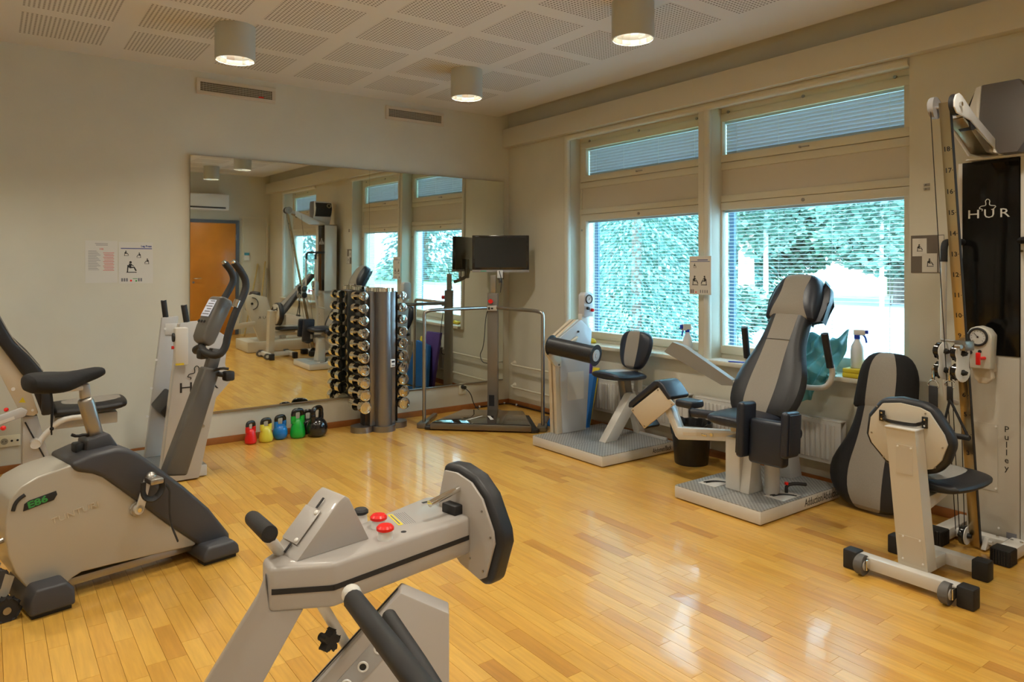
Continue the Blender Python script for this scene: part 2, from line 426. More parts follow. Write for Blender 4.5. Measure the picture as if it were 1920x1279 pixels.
def sash(win, nm, y0, y1, z0, z1, g, tilt, handle):
    """one framed light: y0<y1, glass inset g=(left,right,bottom,top)"""
    a, c, d, e = y0+g[0], y1-g[1], z0+g[2], z1-g[3]
    put(nm, TRIM, box(FX, FX+.07, y0, y1, e, z1, b=.004), box(FX, FX+.07, y0, y1, z0, d, b=.004),
        box(FX+.0005, FX+.07, y0, a, d-.004, e+.004, b=.003), box(FX+.0005, FX+.07, c, y1, d-.004, e+.004, b=.003), parent=win)
    put('pane', PANE, quad_x(FX+.026, a-.002, c+.002, d-.002, e+.002), parent=win, smooth=False)
    put('pane', PANE, quad_x(FX+.064, a-.002, c+.002, d-.002, e+.002), parent=win, smooth=False)
    slats(win, a+.004, c-.004, d, e, tilt)
    put('head_rail', SLATM, box(FX+.034, FX+.056, a+.002, c-.002, e-.016, e, b=.002), parent=win)
    cords = [y for y in (a+.10, a+(c-a)*.36, a+(c-a)*.66, c-.10)]
    put('ladder_cord', WHITE, *[box(FX+.0355, FX+.037, y-.001, y+.001, d, e-.016) for y in cords], parent=win, smooth=False)
    if handle:
        ym = (y0+y1)/2
        put('window_handle', STEEL, box(FX-.012, FX, ym-.045, ym+.02, z0+.025, z0+.033, b=.002), cyl((FX-.012, ym+.02, z0+.029), (FX, ym+.02, z0+.029), .008), parent=win)
    else:
        ym = (y0+y1)/2
        put('window_lock', STEEL, cyl((FX-.006, ym, z1-.028), (FX, ym, z1-.028), .012), *[cyl((FX-.006, y, z), (FX, y, z), .009) for y in (y0+.02, y1-.02) for z in (z0+.12, z1-.14)], parent=win)
def window(n, y0, y1):
    win = bpy.data.objects.new('window_%d' % n, None); COL.objects.link(win); win.location = (FX, (y0+y1)/2, NZ0); struct(win)
    g = (.068, .068, .06, .058)
    sash(win, 'lower_sash', y0, y1, .735, 1.852, g, 4, False)
    sash(win, 'upper_sash', y0, y1, 2.150, 2.510, (.068, .068, .055, .058), -77, True)
    put('transom_panel', CREAMP, box(FX+.02, FX+.10, y0-.02, y1+.02, 1.852, 2.150), parent=win, smooth=False)
    put('moulding', TRIM, box(FX+.004, FX+.03, y0-.02, y1+.02, 1.855, 1.905, b=.004), box(FX+.004, FX+.03, y0-.02, y1+.02, 2.093, 2.146, b=.004), parent=win)
    put('outer_frame', TRIM, box(FX+.01, FX+.16, y0-.04, y0, .70, NZ1), box(FX+.01, FX+.16, y1, y1+.04, .70, NZ1), box(FX+.01, FX+.16, y0, y1, 2.51, NZ1), box(FX+.01, FX+.16, y0, y1, .69, .735), parent=win, smooth=False)
    put('hinge', STEEL, *[cyl((FX-.004, y, 2.515), (FX+.004, y, 2.515), .011) for y in (y0+.12, (y0+y1)/2, y1-.12)], parent=win)
    # exterior casing of dark blue boards beside the opening
    put('exterior_casing', DBLUE, box(FX+.18, FX+.205, y1-.038, y1+.004, .74, 2.5), parent=win, smooth=False, label='dark blue exterior board behind the blind')
CREAMP = mat('painted_panel', (.58, .53, .44), .6)
DBLUE = mat('exterior_blue', (.05, .10, .20), .6)
window(1, -2.37, -.92); window(2, -3.86, -2.42); window(3, -6.78, -5.34)
# mullion with its rounded pipe cover between windows 1 and 2
struct(put('trim_4', TRIM, box(WX+.01, FX+.06, -2.475, -2.375, NZ0, NZ1, b=.004)))
struct(put('trim_5', WALL, tube([(WX+.02, -2.452, NZ0), (WX+.02, -2.452, NZ1)], .028, 14, 0)))
# sills
struct(put('trim_6', TRIM, box(-.005, FX, N1[0], N1[1], .676, .705, b=.005)))
struct(put('trim_8', TRIM, box(-.005, FX, N3[0], N3[1], .676, .705, b=.005)))

# door and service casing on the back wall (seen in the mirror)
DOORW = mat('varnished_door', (.52, .19, .02), .3, noise=.12, nscale=2.5, coat=.2)
DBG = mat('blue_grey_frame', (.07, .09, .12), .5)
dr = bpy.data.objects.new('door_1', None); COL.objects.link(dr); dr.location = (-.95, BACK, 0); struct(dr)
put('door_frame', DBG, box(-1.42, -1.36, BACK, BACK+.05, 0, 2.06), box(-.56, -.50, BACK, BACK+.05, 0, 2.06), box(-1.36, -.56, BACK, BACK+.05, 2.0, 2.06), parent=dr, smooth=False)
lf = put('door_leaf', DOORW, box(-1.36, -.56, BACK+.005, BACK+.04, .005, 2.0, b=.002), parent=dr)
put('door_handle', CHROME, tube([(-1.27, BACK+.04, 1.02), (-1.27, BACK+.085, 1.02), (-1.15, BACK+.085, 1.02)], .009, 8, 1), cyl((-1.27, BACK+.04, .95), (-1.27, BACK+.045, .95), .02), parent=lf)
put('hinge', STEEL, *[cyl((-.558, BACK+.045, z), (-.558, BACK+.045, z+.10), .008) for z in (.25, 1.7)], parent=dr)
struct(put('trim_9', TRIM, box(-.50, .02, BACK, BACK+.02, 2.10, 2.14), box(-.44, -.415, BACK, BACK+.02, 0, 2.10), box(0, .025, BACK, BACK+.03, 0, 2.14)))

# ================================================================ OUTSIDE
struct(put('ground', GRASS, box(.45, 120, -120, 110, -.75, -.55), smooth=False))
struct(put('courtyard', GRAVEL, pxy([(1.5, -16), (14, -40), (40, -20.0), (46, 6), (34, 18), (14, 9.5), (3.0, 1.0)], -.55, -.545), smooth=False))
def foliage(kind, h, r, n, size, rr):
    m = bmesh.new()
    for i in range(n):
        if kind == 'spruce':
            t = rr.random()**1.25; z = h*(.06+.94*t); rad = r*(1-t)**.8*(.35+.65*rr.random()**.5); a = rr.random()*6.283
            a = round(a*7/6.283+z*3.1)*6.283/7+rr.gauss(0, .22) if rr.random() < .75 else a
            p = Vector((rad*math.cos(a), rad*math.sin(a), z-rad*.35)); d = Vector((math.cos(a), math.sin(a), -.65)).normalized()
        else:
            while True:
                p = Vector((rr.uniform(-1, 1), rr.uniform(-1, 1), rr.uniform(-1, 1)))
                if .25 < p.length < 1: break
            p = Vector((p.x*r, p.y*r, h*.62+p.z*h*.40)); p += Vector((math.sin(p.z*3), math.cos(p.z*2.3), 0))*r*.2
            d = Vector((rr.gauss(0, 1), rr.gauss(0, 1), rr.gauss(0, .6))).normalized()
        s = d.cross(Vector((rr.gauss(0, .3), rr.gauss(0, .3), 1))).normalized(); q = size*rr.uniform(.6, 1.4); w = q*(.22 if kind == 'spruce' else .55)
        m.faces.new([m.verts.new(p+d*q*.5), m.verts.new(p+s*w), m.verts.new(p-d*q*.5), m.verts.new(p-s*w)])
    return m
def tree(name, label, kind, x, y, h, r, n, size, seed, trunk=.12, bark=None, group=None):
    rr = random.Random(seed); T = Matrix.Translation((x, y, -.55))
    t = root(name, label, 'tree', (x, y, -.55), group=group)
    put('trunk', bark or BARK, tube([(0, 0, 0), (.08, .05, h*.4), (0, -.05, h*.85)], (trunk, trunk*.4), 9, 2, T), parent=t)
    f = foliage(kind, h, r, n, size, rr); f.transform(T)
    put('foliage', SPRUCE if kind == 'spruce' else LEAF, f, parent=t, kind='stuff', smooth=False)
    return t
tree('spruce_tree', 'bushy drooping blue-green spruce close outside the left window', 'spruce', 5.2, 3.2, 7.0, 2.3, 34000, .11, 1)
tree('spruce_tree', 'second spruce farther behind the drooping one at the left window', 'spruce', 8.8, 7.6, 8, 2.2, 12000, .22, 2)
tree('birch_tree', 'white-trunked birch in the middle of the right window', 'leafy', 12.2, 5.3, 9.5, 1.6, 11000, .15, 3, .08, BIRCH)
tree('birch_tree', 'slender white birch nearer the right edge of the right window', 'leafy', 11.0, 1.7, 8.5, 1.6, 10000, .15, 4, .055, BIRCH)
tree('pine_tree', 'reddish pine trunk left of the centre of the right window', 'leafy', 15.0, 7.9, 12, 1.8, 8000, .2, 5, .30, mat('pine_bark', (.46, .26, .20), .9, noise=.3, nscale=5))
spots = [(20.0, 10.8), (15.4, 15.4), (18, 1.2), (18.2, 6.6), (17.6, 11.8), (24, 3.8), (24, 9.6), (22, 15.5), (13, 12.6), (17, -4.2), (23.5, -2.4), (16, -10.5), (22, -14), (12.5, -23), (18, -20), (6.5, -19), (9, -28), (3.8, -25), (16, -30)]
where = ['filling the gap left of the chair headrest', 'left of the pine trunk in the row', 'behind the right birch', 'behind the middle birch', 'behind the spruces', 'second row, right', 'second row, centre', 'second row, left', 'left of the pine', 'right of the birches', 'far right', 'by the shed', 'behind the shed', 'left of the shed in the mirror', 'far behind the shed in the mirror', 'in the middle of the mirrored window', 'farthest in the mirrored window', 'at the left of the mirrored far window', 'beyond the shed path in the mirror']
protos = {}
for i, (x, y) in enumerate(spots):
    k = i % 3; kd = ('light green leafy tree', 'tall dark spruce', 'dense low leafy tree')[k]
    if k not in protos:
        t = protos[k] = tree(('deciduous_tree', 'spruce_tree', 'deciduous_tree')[k], '', ('leafy', 'spruce', 'leafy')[k], x, y, (10, 12, 8.5)[k], (2.5, 2.3, 2.5)[k], 14000, (.24, .24, .24)[k], 20+k, .17)
    else:
        t = copy_tree(protos[k]); t.rotation_euler = (0, 0, i*1.3)
    t.location = (x*1.9, y*1.9, -.55); t.scale = (1.75, 1.75, 1.75)
    t['label'] = kd+' beyond the yard, '+where[i]; t['group'] = ('leafy trees beyond the yard', 'spruces beyond the yard', 'low trees beyond the yard')[k]
tree('shrub', 'low pale green bush just outside the lower right window corner', 'leafy', 2.6, -2.9, .75, .42, 1500, .08, 41, .02)['category'] = 'bush'
tree('shrub', 'wide bush under the birches far across the yard', 'leafy', 24.5, 4.2, 2.0, 1.6, 2600, .18, 42, .03)['category'] = 'bush'
tree('shrub', 'rounded bush left of the pine trunk', 'leafy', 10.2, 4.7, 1.5, .9, 2600, .12, 43, .03)['category'] = 'bush'
for i, (x, y, l) in enumerate(((31, 5.0, 'right'), (33, 12.2, 'middle'), (36, 20.0, 'left'), (33, 27.5, 'leftmost'))):
    t = tree('hedge', 'low hedge at the foot of the far trees, %s one' % l, 'leafy', x, y, 6.4, 3.6, 7000, .36, 60+i, .05); t['category'] = 'bush'
hs = root('shed', 'red-brown wooden shed across the yard, reflected in the mirror', 'shed', (13, -15.5, -.55))
put('wall', mat('red_boards', (.34, .06, .04), .8), box(11.5, 14.5, -18, -13, -.55, 1.9), parent=hs, smooth=False)
put('roof', mat('grey_roofing', (.20, .20, .22), .8), pxz([(11.2, 1.8), (13, 3.0), (14.8, 1.8), (14.8, 1.9), (13, 3.12), (11.2, 1.9)], -18.3, -12.7), parent=hs, smooth=False)
pt = root('fence_post', 'thin grey post standing on the yard outside the right window', 'post', (7.0, -.90, -.55))
put('post', mat('weathered_grey', (.3, .31, .34), .8), box(6.95, 7.05, -.95, -.85, -.55, 1.15, b=.005), parent=pt)

# ================================================================ ON CEILING AND WALLS
REFL = mat('lamp_reflector', (.86, .84, .78), .16, metal=1)
LAMPB = mat('lamp_body', (.50, .50, .44), .5)
BULB = mat('lit_tube', (1, 1, 1), .5, emit=(1, .93, .80, 9))
def lamp_proto():
    t = root('ceiling_downlight', '', 'lamp', (0, 0, 0), group='cylindrical ceiling downlights')
    z0, z1 = 2.662, H
    put('housing', LAMPB, lathe([(.119, z1), (.120, z1-.005), (.120, z0), (.113, z0), (.113, z1-.006)], seg=40, caps=False), parent=t)
    put('reflector', REFL, lathe([(.112, z0+.003), (.108, z0+.03), (.085, z0+.10), (.05, z0+.125)], seg=14, caps=False), parent=t, smooth=False)
    put('bulb', BULB, cyl((-.05, .028, z0+.105), (.05, .028, z0+.105), .011, b=.002), cyl((-.05, -.028, z0+.105), (.05, -.028, z0+.105), .011, b=.002), parent=t)
    put('top_plate', LAMPB, cyl((0, 0, z1-.03), (0, 0, z1-.004), .112), parent=t)
    return t
lp = lamp_proto(); first = True
ld = bpy.data.lights.new('lamp_light', 'AREA'); ld.shape = 'DISK'; ld.size = .15; ld.energy = LAMP_W; ld.color = LAMP_COL
lo = bpy.data.objects.new('lamp_light', ld); COL.objects.link(lo); lo.parent = lp; lo.location = (0, 0, 2.748)
LL = {(-2.94, -1.22): 'white cylindrical ceiling downlight above the left wall vent', (-1.24, -1.24): 'white cylindrical ceiling downlight nearest the corner by the right vent',
      (-1.24, -2.98): 'large white cylindrical downlight nearest the camera, before the windows',
      (-1.24, -4.73): 'white cylindrical downlight reflected in the mirror, right one of the two', (-1.24, -6.48): 'white cylindrical downlight reflected in the mirror near the back wall',
      (-2.94, -2.98): 'white cylindrical downlight over the floor behind the foreground arm, above the frame', (-2.94, -4.73): 'white cylindrical downlight just ahead of the camera, above the frame',
      (-2.94, -6.48): 'white cylindrical downlight behind the camera, middle row', (-4.64, -1.23): 'white cylindrical downlight left of the frame above the leg press backrest',
      (-4.64, -2.98): 'white cylindrical downlight left of the frame behind the bike', (-4.64, -4.73): 'white cylindrical downlight left of the camera', (-4.64, -6.48): 'white cylindrical downlight in the rear left of the room'}
for i, x in enumerate((-1.24, -2.94, -4.64)):
    for j, y in enumerate((-1.23, -2.98, -4.73, -6.48)):
        x_, y_ = {(0, 0): (-1.24, -1.24), (1, 0): (-2.94, -1.22)}.get((i, j), (x, y))
        t = lp if first else copy_tree(lp); first = False
        t.location = (x_, y_, 0); t['label'] = LL.get((x_, y_), 'white cylindrical downlight')

# air vents
GRID = mat('vent_grille', (.50, .46, .36), .5)
def vent(x0, x1, z0, z1, label):
    t = root('air_vent', label, 'vent', ((x0+x1)/2, 0, z0), group='wall vents')
    f = .028
    put('frame', CREAM, box(x0, x1, -.014, 0, z1-f, z1, b=.002), box(x0, x1, -.014, 0, z0, z0+f, b=.002), box(x0, x0+f, -.014, 0, z0+f, z1-f, b=.002), box(x1-f, x1, -.014, 0, z0+f, z1-f, b=.002), parent=t)
    put('backing', mat('vent_dark', (.05, .04, .03), .9), box(x0+f, x1-f, -.003, 0, z0+f, z1-f), parent=t, smooth=False)
    n = int((x1-x0-2*f)/.011); k = []
    for i in range(1, n): xx = x0+f+(x1-x0-2*f)*i/n; k.append(box(xx-.0015, xx+.0015, -.010, -.006, z0+f, z1-f))
    for i in range(1, 5): zz = z0+f+(z1-z0-2*f)*i/5; k.append(box(x0+f, x1-f, -.009, -.005, zz-.0015, zz+.0015))
    put('grille', GRID, *k, parent=t, kind='stuff', smooth=False)
vent(-2.896, -2.294, 2.702, 2.826, 'long cream wall vent with a fine grille, the left one')
vent(-1.306, -.708, 2.702, 2.826, 'long cream wall vent with a fine grille, nearer the corner')
put('tag', RED, box(-2.43, -2.39, -.016, -.0145, 2.732, 2.742), parent=[o for o in SC.objects if o.name == 'air_vent'][0], smooth=False, label='small red tag in the grille')

# mirror: two sheets, the top leaning a hair into the room
def mirror(x0, x1, label):
    M = Matrix.Translation((0, -.006, .258)) @ Matrix.Rotation(R(.62), 4, 'X')
    o = put('wall_mirror', [MIRROR, mat('mirror_edge', (.12, .14, .12), .2)], box(x0+.001, x1-.001, -.004, 0, 0, 1.968, M))
    for p in o.data.polygons: p.material_index = 0 if p.normal.y < -.9 else 1
    tag(o, label, 'mirror', 'mirror sheets')
mirror(-2.946, -1.476, 'large frameless wall mirror sheet, left of the seam')
mirror(-1.476, -.022, 'large frameless wall mirror sheet, right of the seam, behind the screen')
tag(put('mirror_rail', STEEL, box(-2.946, -.022, -.014, -.0005, .243, .257, b=.001)), 'thin metal rail under the long wall mirror', 'rail')

# papers
def sheet(name, x0, x1, z0, z1, label, cat='poster'):
    t = tag(put(name, PAPER, box(x0, x1, -.002, 0, z0, z1), smooth=False), label, cat, 'papers taped to the left wall'); return t
pp = sheet('notice', -3.629, -3.429, 1.262, 1.562, 'white typed notice with red lines, left of the exercise poster', 'notice')
T1 = lambda s, size, x, z, y=-.0022, al='LEFT', b=0: text(s, size, facing(x, y, z), .0003, al, b)
put('lettering', RINK, T1('112', .016, -3.53, 1.498, al='CENTER', b=.0006), *[box(-3.52+.004*(i % 3), -3.45-.005*(i % 2), -.0024, -.002, 1.475-.0105*i, 1.478-.0105*i) for i in range(13)], parent=pp, smooth=False, label='red lettering')
put('lettering', GINK, *[box(-3.57+.006*(i % 2), -3.49, -.0024, -.002, 1.540-.010*i, 1.543-.010*i) for i in range(2)], *[box(-3.612, -3.56+.008*(i % 4), -.0024, -.002, 1.487-.0095*i, 1.4895-.0095*i) for i in range(15)], parent=pp, smooth=False)
pp = sheet('exercise_poster', -3.421, -3.198, 1.256, 1.557, 'leg press exercise poster with machine pictures, left wall')
put('lettering', NINK, T1('Leg Press', .0185, -3.206, 1.5215, al='RIGHT', b=.0008), box(-3.408, -3.204, -.0024, -.002, 1.507, 1.513), parent=pp, smooth=False)
def person(cx, cz, s, flip=1, y=-.0023):
    """a tiny printed figure on a machine"""
    P = lambda a, c: (cx+a*s*flip, y, cz+c*s)
    return [ball(P(.0, .9), .13*s, s=(1, .02, 1), seg=8), tube([P(.0, .75), P(-.1, .3)], .15*s, 6, 0, flat=None), tube([P(-.1, .3), P(.35, .35), P(.55, -.05)], .08*s, 5, 0), tube([P(0, .7), P(.3, .5)], .05*s, 5, 0), tube([P(-.4, -.2), P(.6, -.2)], .05*s, 5, 0), tube([P(-.3, -.2), P(-.25, .6)], .06*s, 5, 0)]
def flatten(bms, y):
    for b in bms:
        for v in b.verts: v.co.y = y+(v.co.y-y)*.004
    return bms
put('picture', INK, *flatten(person(-3.375, 1.463, .030)+person(-3.288, 1.450, .030, -1)+person(-3.235, 1.405, .032, -1), -.0024), parent=pp, smooth=False)
put('picture', INK, *flatten(person(-3.345, 1.350, .066), -.0024), parent=pp, smooth=False)
put('pictogram', GINK, *[box(-3.405+.0155*i, -3.394+.0155*i, -.0024, -.002, 1.270, 1.294) for i in (0, 1, 2, 7, 8)], parent=pp, smooth=False)
put('pictogram', RED, cyl((-3.342, -.0026, 1.276), (-3.342, -.002, 1.276), .007), parent=pp, label='red pictogram')
put('pictogram', GREENINK, box(-3.33, -3.300, -.0024, -.002, 1.288, 1.292), cyl((-3.308, -.0026, 1.274), (-3.308, -.002, 1.274), .006), parent=pp, label='green pictogram')

def wsheet(y0, y1, z0, z1, x, label):  # on the window wall: y0 is the left edge as seen
    return tag(put('exercise_poster', PAPER, box(x-.002, x, y1, y0, z0, z1), smooth=False), label, 'poster')
pp = wsheet(-2.327, -2.526, 1.173, 1.455, .030, 'white laminated exercise poster on the mullion between the windows')
Mw = Matrix.Translation((.0278, -2.327, 0)) @ Matrix.Rotation(R(-90), 4, 'Z')
def wput(name, m_, bms, M=Mw, **k):
    for b in bms: b.transform(M)
    put(name, m_, *bms, parent=pp, smooth=False, **k)
wput('lettering', NINK, [box(.012, .188, -.0004, 0, 1.413, 1.417), box(.075, .17, -.0004, 0, 1.424, 1.430)])
wput('picture', INK, flatten(person(.05, 1.375, .026, y=-.0002)+person(.05, 1.255, .055, y=-.0002)+person(.14, 1.255, .055, -1, y=-.0002), -.0002))
wput('pictogram', GINK, [box(.012, .024, -.0004, 0, 1.182, 1.21), box(.030, .042, -.0004, 0, 1.182, 1.21)]+[box(.10+.02*i, .108+.02*i, -.0004, 0, 1.185, 1.207) for i in range(4)])
wput('pictogram', RED, [cyl((.062, -.0005, 1.19), (.062, 0, 1.19), .006)], label='red pictogram')
BROWNP = mat('brown_print', (.13, .11, .09), .6)
pp = tag(put('exercise_poster', BROWNP, box(WX-.003, WX, -4.075, -3.900, 1.341, 1.552), smooth=False), 'brown and white exercise poster on the wall right of the windows', 'poster')
Mw2 = Matrix.Translation((WX-.003, -3.900, 0)) @ Matrix.Rotation(R(-90), 4, 'Z')
wput('picture_panel', PAPER, [box(.008, .085, -.0004, 0, 1.435, 1.535), box(.060, .140, -.0004, 0, 1.345, 1.450), box(.148, .174, -.0004, 0, 1.345, 1.548)], M=Mw2)
wput('picture', INK, flatten(person(.045, 1.47, .032, y=-.0006)+person(.10, 1.385, .036, y=-.0006), -.0006), M=Mw2)
for k, (y, z) in enumerate(((-3.985, 1.835), (-3.985, 1.812))):
    t = root('wall_hook', ('upper' if k == 0 else 'lower')+' small metal stud on the wall right of the windows', 'hook', (WX, y, z))
    put('plate', STEEL, box(WX-.004, WX, y-.016, y+.016, z-.008, z+.008, b=.001), parent=t); put('knob', STEEL, cyl((WX-.018, y+.006, z), (WX-.004, y+.006, z), .005), parent=t)

# sockets
def socket(x0, x1, z0, z1, label, two):
    t = root('wall_socket', label, 'socket', ((x0+x1)/2, 0, z0)); SK = mat('socket_cream', (.72, .68, .52), .4)
    put('cover_plate', SK, box(x0, x1, -.012, 0, z0, z1, b=.004), parent=t)
    c = x0+(.03 if two else (x1-x0)/2); zc = (z0+z1)/2 if two else z1-.036
    put('socket_well', mat('socket_shade', (.30, .27, .20), .5), cyl((c, -.0135, zc), (c, -.012, zc), .021), parent=t)
    put('contact', INK, *[cyl((c+d, -.0145, zc), (c+d, -.0135, zc), .003) for d in (-.009, .009)], parent=t)
    if two: put('data_port', INK, cyl((x1-.048, -.0135, zc), (x1-.048, -.012, zc), .007), cyl((x1-.016, -.0135, zc), (x1-.016, -.012, zc), .007), parent=t)
    return t
socket(-4.125, -4.006, .176, .252, 'cream double wall socket low at the far left', True)
socket(-.539, -.459, .151, .26, 'cream wall socket with a black plug, by the weighing platform', False)
cb = root('power_cable', 'black power cable from wall socket to platform column', 'cable', (-.49, -.05, 0))
put('plug', RUBBER, cyl((-.499, -.012, .224), (-.499, -.055, .222), .019, .015, b=.003), parent=cb)
put('cord', RUBBER, tube([(-.499, -.05, .222), (-.46, -.10, .17), (-.43, -.10, .06), (-.40, -.16, .006), (-.36, -.22, .006), (-.34, -.30, .03), (-.335, -.355, .14)], .0045, 6, 3), parent=cb)
c2 = root('power_cable', 'black cable clipped along the skirting in the corner', 'cable', (0, -.05, 0))
put('cord', RUBBER, tube([(-.36, -.022, .012), (-.1, -.02, .012), (.0, -.02, .012), (.035, -.06, .012), (.038, -.3, .012), (.038, -.85, .012)], .005, 6, 1), parent=c2)
put('cable_clip', WHITE, *[box(x-.007, x+.007, y-.007, y+.007, .004, .024, b=.002) for x, y in ((-.16, -.02), (-.01, -.02), (.038, -.16), (-.31, -.021))], parent=c2)

# heating pipes and radiators
for k, z in enumerate((.405, .185)):
    t = root('heating_pipe', ('upper', 'lower')[k]+' cream heating pipe along the window wall from the corner', 'pipe', (.01, -.12, z))
    put('pipe', TRIM, tube([(WX, -.10, z+.012), (.01, -.10, z+.012), (.005, -.16, z), (.005, -1.26, z)], .0105, 10, 1), parent=t)
    put('wall_flange', TRIM, cyl((WX, -.10, z+.012), (WX-.02, -.10, z+.012), .028, .016, b=.003), parent=t)
def radiator(y0, y1, label):
    t = root('radiator', label, 'radiator', (0, (y0+y1)/2, .16), group='radiators under the windows')
    put('panel', LGREY, box(-.028, -.018, y0, y1, .165, .425, b=.004), box(.03, .038, y0, y1, .165, .425, b=.003), parent=t)
    put('top_grille', LGREY, box(-.026, .038, y0, y1, .425, .434, b=.002), parent=t)
    put('bracket', LGREY, *[box(.038, WX, y-.01, y+.01, .2, .4) for y in (y0+.15, y1-.15)], parent=t, smooth=False)
    r0 = put('rib', LGREY, box(-.036, -.026, y1-.034, y1-.012, .190, .405, b=.004), parent=t)
    n = int((y1-y0-.03)/.0335)
    for i in range(1, n): twin(r0, t, Matrix.Translation((0, -.0335*i, 0)))
radiator(-2.36, -1.27, 'cream ribbed radiator under the left window')
radiator(-3.53, -2.42, 'cream ribbed radiator under the right window')
radiator(-6.7, -5.4, 'cream ribbed radiator under the far window behind the camera')

# back wall: air conditioner, thermostat, sticks
ac = root('air_conditioner', 'white wall air conditioner above the door, reflected in the mirror', 'air conditioner', (-1.1, BACK, 2.2))
put('casing', WHITE, box(-1.62, -.72, BACK+.001, BACK+.22, 2.22, 2.50, b=.02, seg=3), parent=ac)
put('outlet', INK, box(-1.56, -.78, BACK+.215, BACK+.222, 2.245, 2.275), parent=ac, smooth=False)
put('flap', WHITE, box(-1.56, -.78, BACK+.222, BACK+.235, 2.232, 2.245, b=.003), parent=ac)
th = root('thermostat', 'small white thermostat with a blue display beside the door, in the mirror', 'thermostat', (-.36, BACK, 1.35))
put('body', WHITE, box(-.41, -.31, BACK+.001, BACK+.03, 1.34, 1.49, b=.005), parent=th)
put('display', mat('teal_lcd', (.02, .20, .28), .3), box(-.405, -.315, BACK+.03, BACK+.032, 1.43, 1.48), parent=th, smooth=False)
STICK = mat('bamboo', (.45, .32, .10), .5)
for k, (a, c, l) in enumerate((((-.50, -7.20, .005), (-.16, -7.565, 1.28), 'left'), ((-.33, -7.0, .005), (-.05, -7.50, 1.32), 'right'), ((-.10, -7.3, .005), (.0, -7.55, 1.2), 'thin grey'))):
    t = tag(put('exercise_stick', STICK if k < 2 else STEEL, cyl(a, c, .013, b=.002)), l+' wooden stick leaning in the back corner, in the mirror' if k < 2 else 'thin metal stick leaning in the back corner, in the mirror', 'stick')

# ---- things on the sill
def spray(x, y, yaw, label, mirror_=1):
    M = FR(x, y, yaw, .7055); t = root('spray_bottle', label, 'bottle', (x, y, .7055), yaw, 'spray bottles on the sill')
    put('bottle', mat('milky_plastic', (.68, .72, .75), .3), lathe([(0, 0), (.034, 0), (.037, .006), (.037, .10), (.034, .13), (.017, .165), (.013, .185), (0, .185)], M), parent=t)
    put('collar', BLUEP, cyl((0, 0, .178), (0, 0, .198), .017, M=M, b=.002), parent=t)
    hd = put('spray_head', WHITE, box(-.02, .045, -.011, .011, .198, .232, M, b=.006), parent=t)
    put('nozzle', BLUEP, box(.045, .062, -.010, .010, .208, .230, M, b=.003), parent=hd)
    put('trigger', BLUEP, tube([(.028, 0, .205), (.045, 0, .19), (.052, 0, .155)], .006, 8, 2, M), parent=hd)
spray(.085, -2.262, 170, 'white spray bottle with blue head on the sill by the mullion')
spray(.07, -3.580, -70, 'white spray bottle with blue trigger standing on the yellow pad')
SC.objects['spray_bottle.001'].location.z += .0565
tag(put('notepad', PAPER, pxy([(.0, -2.53), (.13, -2.50), (.15, -2.79), (.01, -2.82)], .7055, .7085), smooth=False), 'white papers lying on the window sill', 'paper')
pn = root('pen', 'blue pen on the papers on the sill', 'pen', (.02, -2.72, .709)); put('barrel', BLUEP, cyl((.005, -2.70, .7130), (.045, -2.80, .7130), .0042), parent=pn); put('tip', BLUEP, cyl((.005, -2.70, .7130), (.001, -2.69, .7130), .0042, .001), parent=pn)
yb = root('foam_block', 'flat yellow foam pad lying on the right window sill', 'pad', (.06, -3.5, .7055))
put('pad', YELLOWM, box(-.004, .16, -3.74, -3.525, .7055, .735, b=.006), box(-.002, .158, -3.74, -3.525, .7352, .761, b=.006), parent=yb)
yc = root('yellow_cloth', 'crumpled yellow cloth at the left end of the sill', 'cloth', (.12, -1.12, .7055))
cm = ball((.12, -1.13, .722), .05, s=(.7, 1.7, .45), seg=20)
for v in cm.verts: v.co += Vector((math.sin(v.co.y*90), math.cos(v.co.x*80), math.sin(v.co.y*60+v.co.x*70)))*.004; v.co.z = max(v.co.z, .7056)
put('cloth', YELLOWM, cm, parent=yc)
# teal plastic bag slumped over the sill edge
bg = bmesh.new(); rr = random.Random(5); nu, nv = 34, 22; V = []
for j in range(nv+1):
    row = []
    for i in range(nu+1):
        u, v = i/nu, j/nv
        y = -3.15-.36*u; top = .88+.11*u+.035*math.sin(u*7); edge = .62-.10*math.sin(min(u*1.4, 1)*3.1)+.10*(u > .75)*(u-.75)*4
        if v < .55: t = v/.55; z = top-(top-.735)*t; x = .14-.10*t-.085*t*t
        else: t = (v-.55)/.45; z = .735-(.735-edge)*t*(1-.55*abs(u-.5)); x = -.045-.03*t
        x += .016*math.sin(u*23+v*9)+.012*math.sin(v*21-u*13); z += .010*math.sin(u*31+v*6)
        row.append(bg.verts.new((min(x, .17), y+.01*math.sin(v*17), z)))
    V.append(row)
for a, c in zip(V, V[1:]):
    for i in range(nu): bg.faces.new((a[i], a[i+1], c[i+1], c[i]))
TEAL = mat('teal_plastic_film', (.10, .36, .38), .28)
ob = put('plastic_bag', TEAL, bg); so = ob.modifiers.new('s', 'SOLIDIFY'); so.thickness = .0015
tag(ob, 'crumpled teal plastic bag hanging over the window sill', 'bag')

